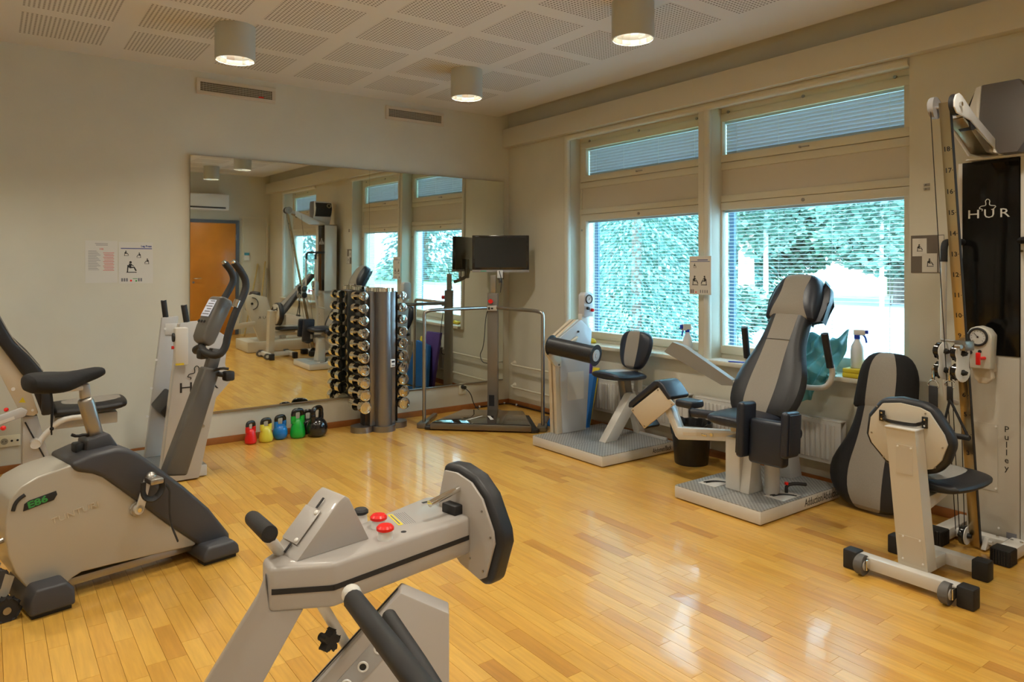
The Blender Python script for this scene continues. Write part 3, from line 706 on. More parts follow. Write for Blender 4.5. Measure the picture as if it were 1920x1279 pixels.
# ================================================================ EXERCISE BIKE (left foreground)
B = FR(-3.98, -2.507, 12)
bk = root('exercise_bike', 'silver and charcoal upright exercise bike in the left foreground', 'exercise bike', (-3.75, -2.20, 0), 12)
shell = [(.09, .556), (-.026, .534), (-.085, .508), (-.121, .468), (-.137, .389), (-.139, .331), (-.128, .244), (-.105, .172), (-.055, .082), (.075, .074), (.093, .088), (.13, .102), (.232, .098), (.403, .088), (.60, .075), (.612, .084), (.476, .213), (.333, .361), (.213, .482), (.174, .508), (.135, .523), (.105, .537)]
put('shell', SILVER, pxz(shell, .10, .36, B, b=.028, seg=4), parent=bk)
put('lower_rail', STEEL, box(.05, .66, .13, .33, .045, .078, B, b=.004), parent=bk)
cowl = [(.085, .565), (.12, .575), (.161, .588), (.265, .594), (.312, .580), (.360, .545), (.461, .448), (.551, .360), (.668, .230), (.766, .085), (.775, .045), (.636, .058), (.607, .084), (.470, .213), (.327, .361), (.207, .480), (.168, .503), (.128, .516), (.10, .530)]
put('cowl', CHAR, pxz(cowl, .088, .372, B, b=.022, seg=4), parent=bk)
for nm, x0, x1, top in (('rear_foot', -.080, .080, .118), ('front_foot', .60, .775, .085)):
    f = put(nm, CHAR, pxz([(x0, .018), (x1, .018), (x1-.006, top*.7), (x1-.03, top), (x0+.02, top), (x0, top*.6)], -.0, .50 if x0 > 0 else .34, B, b=.012, seg=3), parent=bk)
    puts('foot_pad', RUBBER, [box(x0+.01, x1-.01, .02, .09, 0, .02, B, b=.003), box(x0+.01, x1-.01, *((.41, .48) if x0 > 0 else (.25, .32)), 0, .02, B, b=.003)], parent=f)
wh = put('wheel', RUBBER, cyl((-.138, .075, .045), (-.138, .105, .045), .045, M=B, b=.007, seg=28), parent=bk)
put('hub', STEEL, cyl((-.138, .068, .045), (-.138, .075, .045), .014, M=B), parent=wh)
wh = put('wheel', RUBBER, cyl((-.138, .33, .045), (-.138, .355, .045), .045, M=B, b=.006, seg=28), parent=bk)
put('hub', STEEL, cyl((-.138, .355, .045), (-.138, .36, .045), .012, M=B), parent=wh)
put('wheel', CHAR, cyl((-.150, .13, .150), (-.150, .16, .150), .036, M=B, b=.004), parent=bk)
puts('wheel_bracket', SILVER, [pxz([(-.17, .02), (-.14, .02), (-.10, .15), (-.13, .17)], .127, .135, B), pxz([(-.17, .02), (-.14, .02), (-.10, .15), (-.13, .17)], .32, .328, B)], parent=bk)
put('transport_handle', STEEL, tube([(-.13, .14, .30), (-.18, .14, .29), (-.18, .32, .29), (-.13, .32, .30)], .010, 8, 2, B), parent=bk)
# crank, pedals with straps
for side, (y0, s) in enumerate(((.100, -1), (.360, 1))):
    C0 = Vector((.348, 0, .312)); C1 = Vector((.348+(.042 if s < 0 else -.048), 0, .318+(.125 if s < 0 else -.125)))
    ya = y0+s*.028; yb = y0+s*.012
    ck = put('crank', LGREY, pxz([(C0.x-.019, C0.z-.014), (C0.x+.019, C0.z-.014), (C1.x+.015, C1.z+.012), (C1.x-.015, C1.z+.012)], ya, yb, B, b=.005), cyl((C0.x, y0, C0.z), (C0.x, ya, C0.z), .020, M=B), parent=bk)
    put('bolt', CHROME, cyl((C0.x, ya, C0.z), (C0.x, ya+s*.003, C0.z), .009, M=B), cyl((C1.x, ya, C1.z), (C1.x, ya+s*.004, C1.z), .011, M=B), parent=ck)
    pd = put('pedal', STEEL, box(C1.x-.028, C1.x+.028, *sorted((ya+s*.008, ya+s*.085)), C1.z-.012, C1.z+.012, B, b=.006), ball((C1.x, ya+s*.012, C1.z+.004), .026, B), parent=bk)
    put('pedal_strap', RUBBER, tube([(C1.x+.03, ya+s*.05, C1.z+.0), (C1.x+.035, ya+s*.055, C1.z-.05), (C1.x-.01, ya+s*.06, C1.z-.085), (C1.x-.05, ya+s*.055, C1.z-.06), (C1.x-.045, ya+s*.05, C1.z+.0)], .0075, 6, 2, B, flat=2.0),
        tube([(C1.x+.03, ya+s*.055, C1.z-.01), (C1.x+.065, ya+s*.055, C1.z-.05), (C1.x+.062, ya+s*.055, C1.z-.10), (C1.x+.065, ya+s*.055, C1.z-.20), (C1.x+.10, ya+s*.055, C1.z-.295)], (.009, .006), 6, 3, B, flat=.5), parent=pd)
put('crank_boss', SILVER, cyl((.348, .094, .312), (.348, .105, .312), .030, M=B, b=.004, seg=32), parent=bk)
# badges
put('badge', INK, pxz([(-.078, .408), (.028, .428), (.040, .448), (.036, .463), (-.058, .446), (-.074, .436)], .0965, .1001, B, b=.0005), parent=bk, label='black badge with green characters')
put('lettering', GREENINK, text('E86', .036, B @ facing(-.062, .0960, .4155) @ Matrix.Rotation(R(11.5), 4, 'Z'), .0004, sx=1.32, bold=.0012), parent=bk, smooth=False, label='green characters')
put('lettering', mat('silver_relief', (.50, .47, .40), .3, metal=.25), text('TUNTURI', .034, B @ facing(.02, .0992, .330) @ Matrix.Rotation(R(10), 4, 'Z') @ Matrix.Shear('XZ', 4, (0, 0)), .001, sx=1.25), parent=bk, smooth=False, label='raised silver lettering')
put('grip_slot', INK, tube([(-.112, .0985, .418), (-.105, .0985, .445), (-.090, .0985, .462), (-.072, .0985, .472)], .0075, 8, 2, B), parent=bk)
# seat post, collar, saddle under its black cover
put('collar', CHAR, pxz([(.168, .57), (.172, .633), (.262, .648), (.305, .575), (.28, .54), (.19, .55)], .17, .29, B, b=.012), parent=bk)
put('seat_post', STEEL, pxz([(.200, .62), (.257, .63), (.212, .812), (.153, .80)], .205, .255, B, b=.018, seg=4), parent=bk)
put('inner_post', mat('matt_alu', (.40, .39, .37), .45, metal=.7), pxz([(.165, .80), (.205, .81), (.199, .868), (.162, .868)], .212, .248, B, b=.008), parent=bk)
kn = put('knob', RUBBER, box(.135, .172, .195, .255, .578, .618, B, b=.008), cyl((.170, .225, .600), (.195, .225, .603), .012, M=B), parent=bk)
put('lever', RUBBER, tube([(.20, .225, .637), (.178, .225, .648), (.150, .225, .644), (.130, .225, .655)], .007, 6, 1, B), parent=kn)
def loftx(secs, M=I4, n=16):
    """closed skin through sections (x, yc, zc, half width, half height)"""
    m = bmesh.new(); rings = []
    for x, yc, zc, w, h in secs:
        rings.append([m.verts.new((x, yc+w*math.copysign(abs(math.cos(2*math.pi*k/n))**.8, math.cos(2*math.pi*k/n)), zc+h*math.copysign(abs(math.sin(2*math.pi*k/n))**.8, math.sin(2*math.pi*k/n)))) for k in range(n)])
    for a, c in zip(rings, rings[1:]):
        for k in range(n): m.faces.new((a[k], a[(k+1) % n], c[(k+1) % n], c[k]))
    m.faces.new(rings[0][::-1]); m.faces.new(rings[-1]); bmesh.ops.recalc_face_normals(m, faces=m.faces); m.transform(M); return m
sd = loftx([(-.040, .23, .890, .05, .022), (-.030, .23, .890, .115, .038), (.02, .23, .888, .135, .042), (.075, .23, .884, .125, .045), (.13, .23, .888, .085, .040), (.18, .23, .898, .055, .030), (.225, .23, .910, .042, .024), (.252, .23, .912, .032, .019), (.262, .23, .911, .018, .010)], B, 20)
for v in sd.verts: v.co.z += .0035*math.sin(v.co.x*95+v.co.y*60)+.003*math.sin(v.co.y*120)
CLOTH = mat('black_cover_cloth', (.006, .006, .007), .9, bump=.4, bscale=60)
sdo = put('saddle', CLOTH, sd, parent=bk, sub=1, label='saddle under a wrinkled black cover')
puts('drawstring', CLOTH, [tube([(.022, .12, .86), (.025, .115, .80), (.022, .112, .75), (.024, .112, .69)], .003, 5, 2, B), tube([(.026, .12, .86), (.031, .115, .80), (.027, .112, .75), (.022, .112, .70)], .003, 5, 2, B), ball((.025, .113, .715), .008, B)], parent=sdo)
put('saddle_clamp', LGREY, box(.10, .17, .205, .255, .842, .862, B, b=.005), parent=bk)
# mast, console, bars
put('mast', mat('grey_mast', (.095, .087, .076), .42), pxz([(.505, .40), (.612, .38), (.777, .868), (.700, .888)], .195, .265, B, b=.012, seg=3), parent=bk)
put('mast_tube', mat('grey_mast', (.095, .087, .076)), pxz([(.705, .86), (.762, .855), (.795, .965), (.742, .975)], .208, .252, B, b=.006), parent=bk)
co = put('console', mat('grey_console', (.11, .105, .095), .4, coat=.1), pxz([(.765, 1.226), (.790, 1.228), (.835, 1.203), (.832, 1.185), (.742, 1.000), (.712, .985), (.682, 1.012), (.680, 1.035), (.698, 1.088)], .185, .295, B, b=.016, seg=3), parent=bk)
A_ = Vector((.693, 0, 1.093)); D_ = Vector((.765, 0, 1.226)); u_ = (D_-A_).normalized(); nrm = Vector((-u_.z, 0, u_.x))
MS = B @ Matrix(((u_.x, 0, nrm.x, A_.x), (0, 1, 0, 0), (u_.z, 0, nrm.z, A_.z), (0, 0, 0, 1)))
put('screen', mat('lcd_screen', (.55, .58, .66), .25, emit=(.60, .65, .78, .25)), box(.045, .135, .200, .280, -.001, .002, MS, b=.001), parent=co)
put('display_lines', GINK, *[box(.055+.014*i, .060+.014*i, .205, .272-.010*(i % 3), .002, .0025, MS) for i in range(6)], parent=co, smooth=False)
put('button', RUBBER, *[cyl((.018, .24+d, 0), (.018, .24+d, .004), .007, M=MS) for d in (-.03, 0, .03)], parent=co)
put('bar_near', RUBBER, tube([(.785, .08, 1.395), (.815, .08, 1.36), (.850, .08, 1.30), (.835, .08, 1.235), (.795, .08, 1.165), (.752, .08, 1.05), (.742, .08, .985), (.705, .085, .947), (.672, .15, .965), (.69, .22, .985)], .0175, 12, 2, B), parent=bk, label='near black foam handlebar')
put('bar_far', RUBBER, tube([(.888, .38, 1.393), (.925, .38, 1.35), (.938, .38, 1.305), (.915, .38, 1.26), (.872, .38, 1.19), (.80, .38, 1.05), (.775, .38, .98), (.735, .37, .947), (.70, .31, .965), (.70, .24, .985)], .0175, 12, 2, B), parent=bk, label='far black foam handlebar')
for o_, y in (('bar_cap', .08), ('bar_cap', .38)):
    x = .785 if y < .2 else .888
    put(o_, CHROME, cyl((x-.001, y, 1.396), (x-.008, y, 1.404), .012, M=B), parent=bk)
put('pulse_sensor', CHROME, tube([(.790, .080, 1.178), (.805, .080, 1.212)], .0183, 12, 0, B), parent=bk)
for p in ((.682, .185, .955), (.800, .165, .838)):
    kn = put('knob', RUBBER, box(p[0]-.025, p[0]+.022, p[1]-.024, p[1]+.024, p[2]-.024, p[2]+.024, B, b=.009), cyl((p[0], p[1], p[2]), (p[0]+(.03 if p[0] < .7 else -.04), p[1]+.03, p[2]+.01), .012, M=B), parent=bk)
put('lever', RUBBER, tube([(.735, .19, .868), (.77, .175, .878), (.80, .165, .872)], .007, 6, 1, B), parent=bk)

# ================================================================ LEG PRESS (behind the bike)
def gauge(parent, M, r=.029):
    """round pressure dial; M: x right, y out of the face, z up"""
    d = put('dial', GLASSY, cyl((0, 0, 0), (0, .004, 0), r*.86, M=M, seg=28), parent=parent)
    bz = ring((0, 0, 0), r, r*.14, Matrix.Rotation(R(90), 4, 'X'), 28, 8)
    for v in bz.verts: v.co = M @ (v.co+Vector((0, .004, 0)))
    put('dial_rim', INK, bz, parent=d)
    put('dial_marks', INK, *[box(-.0008, .0008, .0042, .0047, r*.62, r*.76, M @ Matrix.Rotation(R(a), 4, 'Y')) for a in range(-130, 131, 26)], cyl((0, .004, 0), (0, .006, 0), r*.1, M=M),
        box(-.0011, .0011, .0048, .0055, -r*.15, r*.6, M @ Matrix.Rotation(R(40), 4, 'Y')), parent=d, smooth=False)
lp_ = root('leg_press_machine', 'grey leg press machine with two tall side panels behind the bike', 'exercise machine', (-3.5, -.5, 0))
bs = put('base', LGREY, box(-4.025, -3.02, -.858, -.20, .004, .076, b=.006), parent=lp_)
put('tread_plate', TREADP, box(-4.02, -3.025, -.853, -.205, .076, .0785), parent=bs, smooth=False)
fp = [(-3.300, .079), (-3.196, 1.006), (-3.186, 1.016), (-3.123, 1.023), (-3.052, 1.026), (-2.900, .905), (-2.918, .735), (-2.886, .613), (-2.975, .515), (-3.085, .079)]
LP_F = [(x, z) for x, z in fp]
pf = put('side_panel', GREY, pxz([(-3.308, .01), (-3.196, 1.006)]+fp[2:9]+[(-3.080, .01)], -.905, -.862, b=.004), parent=lp_, label='front side panel with dark lettering')
pfe = [(-3.300, .079), (-3.196, 1.006), (-3.186, 1.016), (-3.12, 1.02), (-3.19, .079)]
put('edge_strip', LGREY, pxz([(-3.300, .08), (-3.192, 1.006), (-3.180, 1.012), (-3.286, .08)], -.858, -.80, b=.003), parent=lp_)
put('lettering', INK, text('H', .092, facing(-3.205, -.9055, .570), .0004, sx=1.35), text('U', .092, facing(-3.115, -.9055, .574), .0004, sx=1.3), text('R', .092, facing(-3.03, -.9055, .578), .0004, sx=1.25), parent=pf, smooth=False, label='dark lettering')
def logo(parent, M, s, m_):
    """the little figure over the name: head and outstretched arms"""
    pts = [[(-.5, .12), (-.42, .28), (-.12, .30), (-.10, .45), (-.14, .62), (0, .75), (.14, .62), (.10, .45), (.12, .30), (.52, .26), (.34, .05), (.22, .02)], [(-.5, .12), (-.3, .08), (-.34, -.04)]]
    put('emblem', m_, *[tube([(x*s, 0, z*s) for x, z in p], .028*s, 6, 1, M) for p in pts], parent=parent, smooth=False)
logo(pf, Matrix.Translation((-3.095, -.9055, .655)), .11, INK)
put('bolt', STEEL, cyl((-3.058, -.905, .343), (-3.058, -.917, .343), .010), cyl((-3.058, -.917, .343), (-3.058, -.922, .343), .006), parent=pf)
gb = put('gauge_box', LGREY, box(-3.236, -3.158, -.972, -.906, .752, .992, b=.010), parent=lp_)
put('knob', RED, cyl((-3.236, -.93, .865), (-3.250, -.93, .865), .010), parent=gb)
put('knob', RUBBER, cyl((-3.236, -.94, .930), (-3.246, -.94, .930), .028), parent=gb)
put('warning_label', YELLOWM, box(-3.235, -3.185, -.9725, -.972, .756, .768), parent=gb, smooth=False)
rp = [(-3.327, .079), (-3.320, .13), (-3.217, 1.026), (-3.113, 1.033), (-3.216, .105), (-3.22, .079)]
pr = put('side_panel', GREY, pxz(rp, -.46, -.415, b=.004), parent=lp_, label='rear side panel, half hidden')
put('cover_plate', LGREY, box(-3.20, -3.09, -.464, -.460, .905, .985, b=.004), parent=pr)
put('bolt', WHITE, *[cyl((x, -.461, z), (x, -.466, z), .008) for x, z in ((-3.20, .95), (-3.255, .74), (-3.285, .55), (-3.31, .36))], parent=pr)
put('grip', RUBBER, cyl((-3.151, -.885, 1.018), (-3.168, -.885, 1.128), .0185, b=.003), parent=lp_)
put('grip', RUBBER, cyl((-3.192, -.437, 1.03), (-3.205, -.437, 1.143), .0185, b=.003), parent=lp_)
put('foot_plate', VINYL, pxz([(-3.295, .44), (-3.205, .545), (-3.13, .50), (-3.18, .36), (-3.23, .365)], -.80, -.47, b=.012), parent=lp_)
# seat and its carriage
st = put('seat', [VINYL, FABRIC], loftx([(-3.885, -.66, .508, .14, .02), (-3.872, -.66, .508, .17, .034), (-3.75, -.66, .506, .185, .040), (-3.60, -.66, .508, .18, .040), (-3.50, -.66, .520, .17, .034), (-3.470, -.66, .522, .14, .022)], n=20), parent=lp_, sub=1)
put('centre_panel', FABRIC, loftx([(-3.875, -.66, .524, .09, .014), (-3.75, -.66, .528, .125, .024), (-3.60, -.66, .530, .125, .024), (-3.478, -.66, .541, .10, .014)], n=20), parent=st, sub=1)
put('seat_frame', GREY, box(-3.86, -3.525, -.74, -.58, .395, .466, b=.006), parent=lp_)
puts('upright', GREY, [pxz([(-4.02, .08), (-3.85, .08), (-3.95, .50), (-4.02, .50)], -.80, -.72, b=.004), pxz([(-4.02, .08), (-3.85, .08), (-3.95, .50), (-4.02, .50)], -.58, -.50, b=.004)], parent=lp_)
put('cross_rod', INK, cyl((-4.01, -.8015, .47), (-3.86, -.8015, .12), .004, seg=8), parent=lp_)
put('arm_tube', LGREY, tube([(-3.70, -.83, .472), (-3.80, -.83, .472), (-3.86, -.83, .45), (-3.93, -.83, .37), (-3.955, -.83, .325), (-3.975, -.83, .335)], .0165, 10, 1), cyl((-3.962, -.86, .345), (-3.962, -.79, .345), .026, b=.004), parent=lp_)
put('tube_clamp', RUBBER, cyl((-3.70, -.83, .472), (-3.682, -.83, .472), .019), parent=lp_)
# backrest leaning back to the left, frame plates either side
bkP = [(-4.36, 1.30), (-4.20, 1.19), (-4.128, 1.085), (-4.066, .95), (-3.99, .86), (-3.925, .765), (-3.887, .62), (-3.893, .515), (-3.926, .501), (-3.985, .69), (-4.128, .925), (-4.38, 1.25)]
cu = put('backrest', VINYL, pxz(bkP, -.86, -.46, b=.022, seg=4), parent=lp_)
put('piping', FABRIC, tube([(x, -.845, z) for x, z in bkP[:6]], .004, 5, 2), parent=cu)
fr = (lambda a, b, parent: (put('back_frame', CREAM, b, parent=parent), put('back_frame', CREAM, a, parent=parent))[1])(pxz([(-4.40, 1.21), (-4.128, .93), (-4.0, .71), (-3.947, .522), (-3.97, .505), (-4.03, .52), (-4.13, .765), (-4.42, 1.15)], -.83, -.80, b=.003), pxz([(-4.40, 1.21), (-4.128, .93), (-4.0, .71), (-3.947, .522), (-3.97, .505), (-4.03, .52), (-4.13, .765), (-4.42, 1.15)], -.52, -.49, b=.003), parent=lp_)
put('bolt', WHITE, cyl((-4.068, -.83, .672), (-4.068, -.836, .672), .010), cyl((-3.975, -.83, .54), (-3.975, -.835, .54), .007), parent=fr)
put('warning_triangle', YELLOWM, pxz([(-4.042, .592), (-4.008, .588), (-4.022, .622)], -.8312, -.8302), parent=fr, smooth=False)
put('hanging_pouch', VINYL, box(-3.935, -3.885, -.885, -.86, .51, .66, b=.012), parent=fr)
lv = put('lever_arm', GREY, pxz([(-4.45, .43), (-4.03, .565), (-4.0, .545), (-4.01, .515), (-4.46, .37)], -.865, -.835, b=.005), parent=lp_)
put('lever_scale', PAPER, pxz([(-4.30, .427), (-4.06, .505), (-4.065, .522), (-4.31, .445)], -.866, -.865), parent=lv, smooth=False)
put('ball_knob', RED, ball((-4.115, -.89, .465), .014), cyl((-4.12, -.89, .465), (-4.20, -.89, .462), .004), parent=lv)
put('ball_knob', RED, ball((-4.10, -.82, .556), .012), parent=lv)

# ================================================================ KETTLEBELLS
def kettlebell(x, y, w, h, m_, label, flat_side=False, yaw=0, grip=True):
    t = root('kettlebell', label, 'kettlebell', (x, y, 0), yaw, 'kettlebells by the mirror wall'); M = FR(x, y, yaw)
    r = w/2; bh = h*.62
    if flat_side: prof = [(0, 0), (r*.80, 0), (r*.93, bh*.06), (r, bh*.16), (r*.99, bh*.34), (r*.86, bh*.62), (r*.70, bh*.86), (r*.45, bh*1.02), (0, bh*1.04)]
    else: prof = [(0, 0), (r*.62, 0), (r*.84, bh*.10), (r*.97, bh*.28), (r, bh*.45), (r*.95, bh*.64), (r*.76, bh*.84), (r*.45, bh*.97), (0, bh*1.0)]
    put('body', m_, lathe(prof, M, 28), parent=t, sub=1)
    g = h*.075
    ear = tube([(-r*.60, 0, bh*.80), (-r*.66, 0, h*.70), (-r*.60, 0, h*.745)], (g*1.25, g), 10, 1, M); ear2 = tube([(r*.60, 0, bh*.80), (r*.66, 0, h*.70), (r*.60, 0, h*.745)], (g*1.25, g), 10, 1, M)
    puts('horn', m_, [ear, ear2], parent=t)
    put('handle', BLACKG, tube([(-r*.62, 0, h*.70), (-r*.66, 0, h*.83), (-r*.46, 0, h-g), (r*.46, 0, h-g), (r*.66, 0, h*.83), (r*.62, 0, h*.70)], g*1.02, 10, 2, M), parent=t)
BLACKG = mat('black_gloss', (.008, .008, .009), .18, coat=.3)
V_ = lambda c: mat('vinyl_'+c, {'red': (.70, .006, .008), 'yellow': (.68, .60, .05), 'blue': (.005, .16, .50), 'green': (.005, .35, .03)}[c], .30, coat=.2)
kettlebell(-2.530, -.140, .092, .180, V_('red'), 'small red kettlebell with black handle, leftmost in the row', True, 20)
kettlebell(-2.415, -.150, .108, .190, V_('yellow'), 'yellow kettlebell with black handle', True, 15)
kettlebell(-2.295, -.128, .118, .197, V_('blue'), 'round blue kettlebell with black handle', False, 15)
kettlebell(-2.165, -.162, .122, .240, V_('green'), 'tall green kettlebell with black handle', True, 10)
kettlebell(-2.020, -.205, .172, .250, BLACKG, 'big glossy black kettlebell at the right end of the row', False, 35)
kettlebell(-2.045, -.063, .105, .200, BLACKG, 'small black kettlebell half hidden behind the big black one', False, 0)

# ================================================================ DUMBBELL STAND AND DUMBBELLS
ds = root('dumbbell_stand', 'tall grey column stand full of chrome dumbbells', 'stand', (-1.49, -.30, 0))
GUN = mat('gunmetal', (.27, .26, .27), .30, metal=.85)
def lobe(x, y, r, z0, z1): return cyl((x, y, z0), (x, y, z1), r, b=.004, seg=36)
put('foot_ring', GUN, lobe(-1.49, -.335, .100, 0, .045), parent=ds); put('foot_ring', GUN, lobe(-1.655, -.265, .095, 0, .045), parent=ds); put('foot_ring', GUN, lobe(-1.335, -.255, .095, 0, .045), parent=ds); put('foot_ring', GUN, lobe(-1.49, -.16, .09, 0, .045), parent=ds)
put('column', GUN, cyl((-1.49, -.335, .045), (-1.49, -.335, 1.175), .072, seg=36), parent=ds)
put('column', GUN, cyl((-1.49, -.16, .045), (-1.49, -.16, 1.175), .062, seg=30), parent=ds)
put('side_plate', GUN, box(-1.608, -1.545, -.325, -.17, .045, 1.165, b=.006), parent=ds); put('side_plate', GUN, box(-1.435, -1.372, -.325, -.17, .045, 1.165, b=.006), parent=ds)
put('web', DSTEEL, box(-1.56, -1.42, -.29, -.20, .045, 1.16), parent=ds)
put('cap', CHROME, cyl((-1.49, -.335, 1.175), (-1.49, -.335, 1.193), .086, b=.006, seg=36), parent=ds)
put('cap', CHROME, cyl((-1.49, -.16, 1.175), (-1.49, -.16, 1.193), .074, b=.006, seg=30), parent=ds)
rc = put('counter', WHITE, box(-1.475, -1.430, -.414, -.40, .535, .600, FR(-1.49, -.335, 14) @ Matrix.Translation((1.49, .335, 0)), b=.003), parent=ds, label='small white counter box with display')
put('display', INK, box(-1.470, -1.436, -.4145, -.413, .572, .588, FR(-1.49, -.335, 14) @ Matrix.Translation((1.49, .335, 0))), box(-1.47, -1.436, -.4145, -.413, .546, .552, FR(-1.49, -.335, 14) @ Matrix.Translation((1.49, .335, 0))), parent=rc, smooth=False)
for sx in (-1, 1):
    xc = -1.49+sx*.165
    put('holder', RUBBER, box(*sorted((xc-sx*.020, xc-sx*.007)), -.285, -.215, .05, 1.16, b=.003), parent=ds)
    c0 = put('cradle', RUBBER, box(*sorted((xc-sx*.015, xc+sx*.030)), -.275, -.225, .187, .2005, b=.004), parent=ds)
    for i in range(1, 10): twin(c0, ds, Matrix.Translation((0, 0, .1018*i)))
ordn = ['lowest', 'second', 'third', 'fourth', 'fifth', 'sixth', 'seventh', 'eighth', 'ninth', 'topmost']
for sx, side in ((-1, 'left'), (1, 'right')):
    for i in range(10):
        xc = -1.49+sx*(.178); z = .215+.1018*i; k = 1-i/9
        r = .036+.0145*k; hl = .040+.030*k; gl = .055; rg_ = .0135
        t = root('dumbbell', '%s chrome dumbbell from the floor up, %s column of the stand' % (ordn[i] if i else 'lowest, heaviest', side), 'dumbbell', (xc, -.25, z-r), 0, 'chrome dumbbells on the stand')
        if i: t['label'] = '%s dumbbell counted from the floor, %s column of the stand' % (ordn[i], side)
        if i == 9: t['label'] = 'topmost, smallest dumbbell on the %s column of the stand' % side
        fm = CHROME if i < 8 else mat('pale_rubber_head', (.35, .38, .40), .3, metal=.5)
        for s in (-1, 1):
            y0 = -.25+s*gl; y1 = y0+s*hl
            hd = put('head', CHROME, cyl((xc, y0, z), (xc, y1, z), r, b=r*.12, seg=20), parent=t)
            if s < 0: put('end_face', fm if i >= 8 else GUNF, cyl((xc, y1-.0012, z), (xc, y1+.0008, z), r*.78, seg=20), parent=hd) if False else put('end_ring', CHROME, ring((xc, y1, z), r*.74, .0015, Matrix.Translation((xc, y1, z)) @ Matrix.Rotation(R(90), 4, 'X') @ Matrix.Translation((-xc, -y1, -z)), 20, 5), parent=hd)
        put('grip', CHROME, cyl((xc, -.25-gl, z), (xc, -.25+gl, z), rg_, seg=12), parent=t)

# ================================================================ WEIGHING PLATFORM WITH SCREEN
PF = FR(-1.114, -.384, -44)          # x along the front edge, y towards the corner
wp = root('weighing_platform', 'steel standing platform with handrail and glossy black deck in the corner', 'platform', (-.75, -.55, 0))
dk = [(.10, -.17), (.93, -.17), (.80, .40), (.25, .40)]
put('deck_frame', DSTEEL, pxy([(.085, -.185), (.945, -.185), (.81, .41), (.24, .41)], .012, .062, PF, b=.006), parent=wp)
put('deck', mat('black_glass', (.012, .012, .013), .04, coat=1), pxy(dk, .062, .069, PF, b=.002), parent=wp)
put('lettering', WHITE, *[pxy(p, .0690, .0694, PF) for p in ([(.47, .13), (.485, .135), (.40, -.03), (.36, -.05)], [(.52, .14), (.545, .14), (.60, .0), (.575, -.02)])], parent=wp, smooth=False, label='white arrow mark on the deck')
for x in (.0, 1.026):
    s = -1 if x < .5 else 1
    put('foot', DSTEEL, box(x-.045, x+.035, -.13, .02, .002, .045, PF, b=.006), parent=wp)
    put('side_rail', DSTEEL, box(x-.02, x+.02, .02, .35, .01, .04, PF, b=.004), parent=wp)
    put('handrail', STEEL, tube([(x, -.05, .04), (x, -.05, .93), (x, -.045, .985), (x-s*.04, -.02, 1.0), (x-s*.12, .06, 1.003), (.515+s*.035, .43, 1.003)], .0155, 12, 2, PF), parent=wp)
    put('end_ramp', RUBBER, pxy([(.945 if s > 0 else .085, -.18), (1.0 if s > 0 else .035, -.17), (.86 if s > 0 else .19, .40), (.81 if s > 0 else .24, .41)], .004, .03, PF, b=.002), parent=wp)
put('column', mat('bronze_grey', (.23, .205, .175), .38, metal=.6), box(.470, .565, .43, .50, .01, 1.135, PF, b=.004), parent=wp)
put('inner_column', STEEL, box(.495, .545, .445, .485, 1.135, 1.30, PF, b=.004), parent=wp)
put('clamp_knob', RED, cyl((.505, .425, 1.062), (.505, .395, 1.062), .019, M=PF, b=.004), parent=wp)
bx = put('control_box', mat('worn_label', (.50, .47, .42), .5), box(.475, .562, .40, .432, .975, 1.022, PF, b=.004), parent=wp)
put('lettering', INK, box(.482, .500, .399, .400, .985, 1.010, PF), box(.508, .53, .399, .400, .99, 1.005, PF), parent=bx, smooth=False)
put('base_panel', INK, box(.485, .535, .427, .430, .10, .20, PF), parent=wp, smooth=False)
put('bracket', DSTEEL, box(.45, .58, .40, .53, .004, .05, PF, b=.004), parent=wp)
put('cable', RUBBER, tube([(.470, .43, .97), (.455, .42, .90), (.448, .40, .72), (.43, .41, .62), (.40, .42, .57), (.425, .42, .50), (.468, .44, .49)], .004, 6, 3, PF), tube([(.58, .44, 1.34), (.60, .46, 1.25), (.585, .48, 1.14)], .004, 6, 2, PF), parent=wp)
sc_ = root('flat_screen', 'black flat screen monitor mounted on the platform column', 'monitor', (-.287, -.345, 1.30))
SM_ = Matrix.Translation((-.287, -.345, 1.37)) @ Matrix.Rotation(R(-36.3), 4, 'Z') @ Matrix.Scale(1.02, 4) @ Matrix.Translation((0, 0, -1.37))
put('bezel', mat('screen_bezel', (.010, .010, .011), .15, coat=.5), box(-.262, .262, -.018, .018, 1.350, 1.668, SM_, b=.005), parent=sc_)
put('display', mat('screen_glass', (.018, .018, .018), .10), box(-.238, .238, -.0190, -.018, 1.372, 1.648, SM_), parent=sc_, smooth=False)
put('chin', mat('screen_chin', (.30, .285, .28), .35), box(-.262, .262, -.024, .018, 1.328, 1.350, SM_, b=.004), parent=sc_)
put('lettering', GINK, text('VIEWPOINT', .009, SM_ @ facing(-.232, -.0185, 1.655), .0003) if False else box(-.232, -.200, -.0190, -.0182, 1.655, 1.659, SM_), parent=sc_, smooth=False)
put('webcam', WHITE, box(-.032, .022, -.045, -.024, 1.275, 1.345, SM_, b=.006), box(-.025, .015, -.0465, -.045, 1.290, 1.320, SM_, b=.001), parent=sc_)
put('status_sticker', mat('green_sticker', (.05, .35, .22), .5), box(-.185, -.13, -.0245, -.024, 1.335, 1.343, SM_), parent=sc_, smooth=False)
put('stand_arm', DSTEEL, box(-.03, .03, .018, .05, 1.26, 1.45, SM_, b=.004), cyl((-.005, -.035, 1.235), (-.005, -.035, 1.275), .014, M=SM_), tube([(0, .03, 1.40), (0, .06, 1.30), (0, -.02, 1.245), (0, -.10, 1.22)], .016, 8, 1, SM_), parent=sc_)

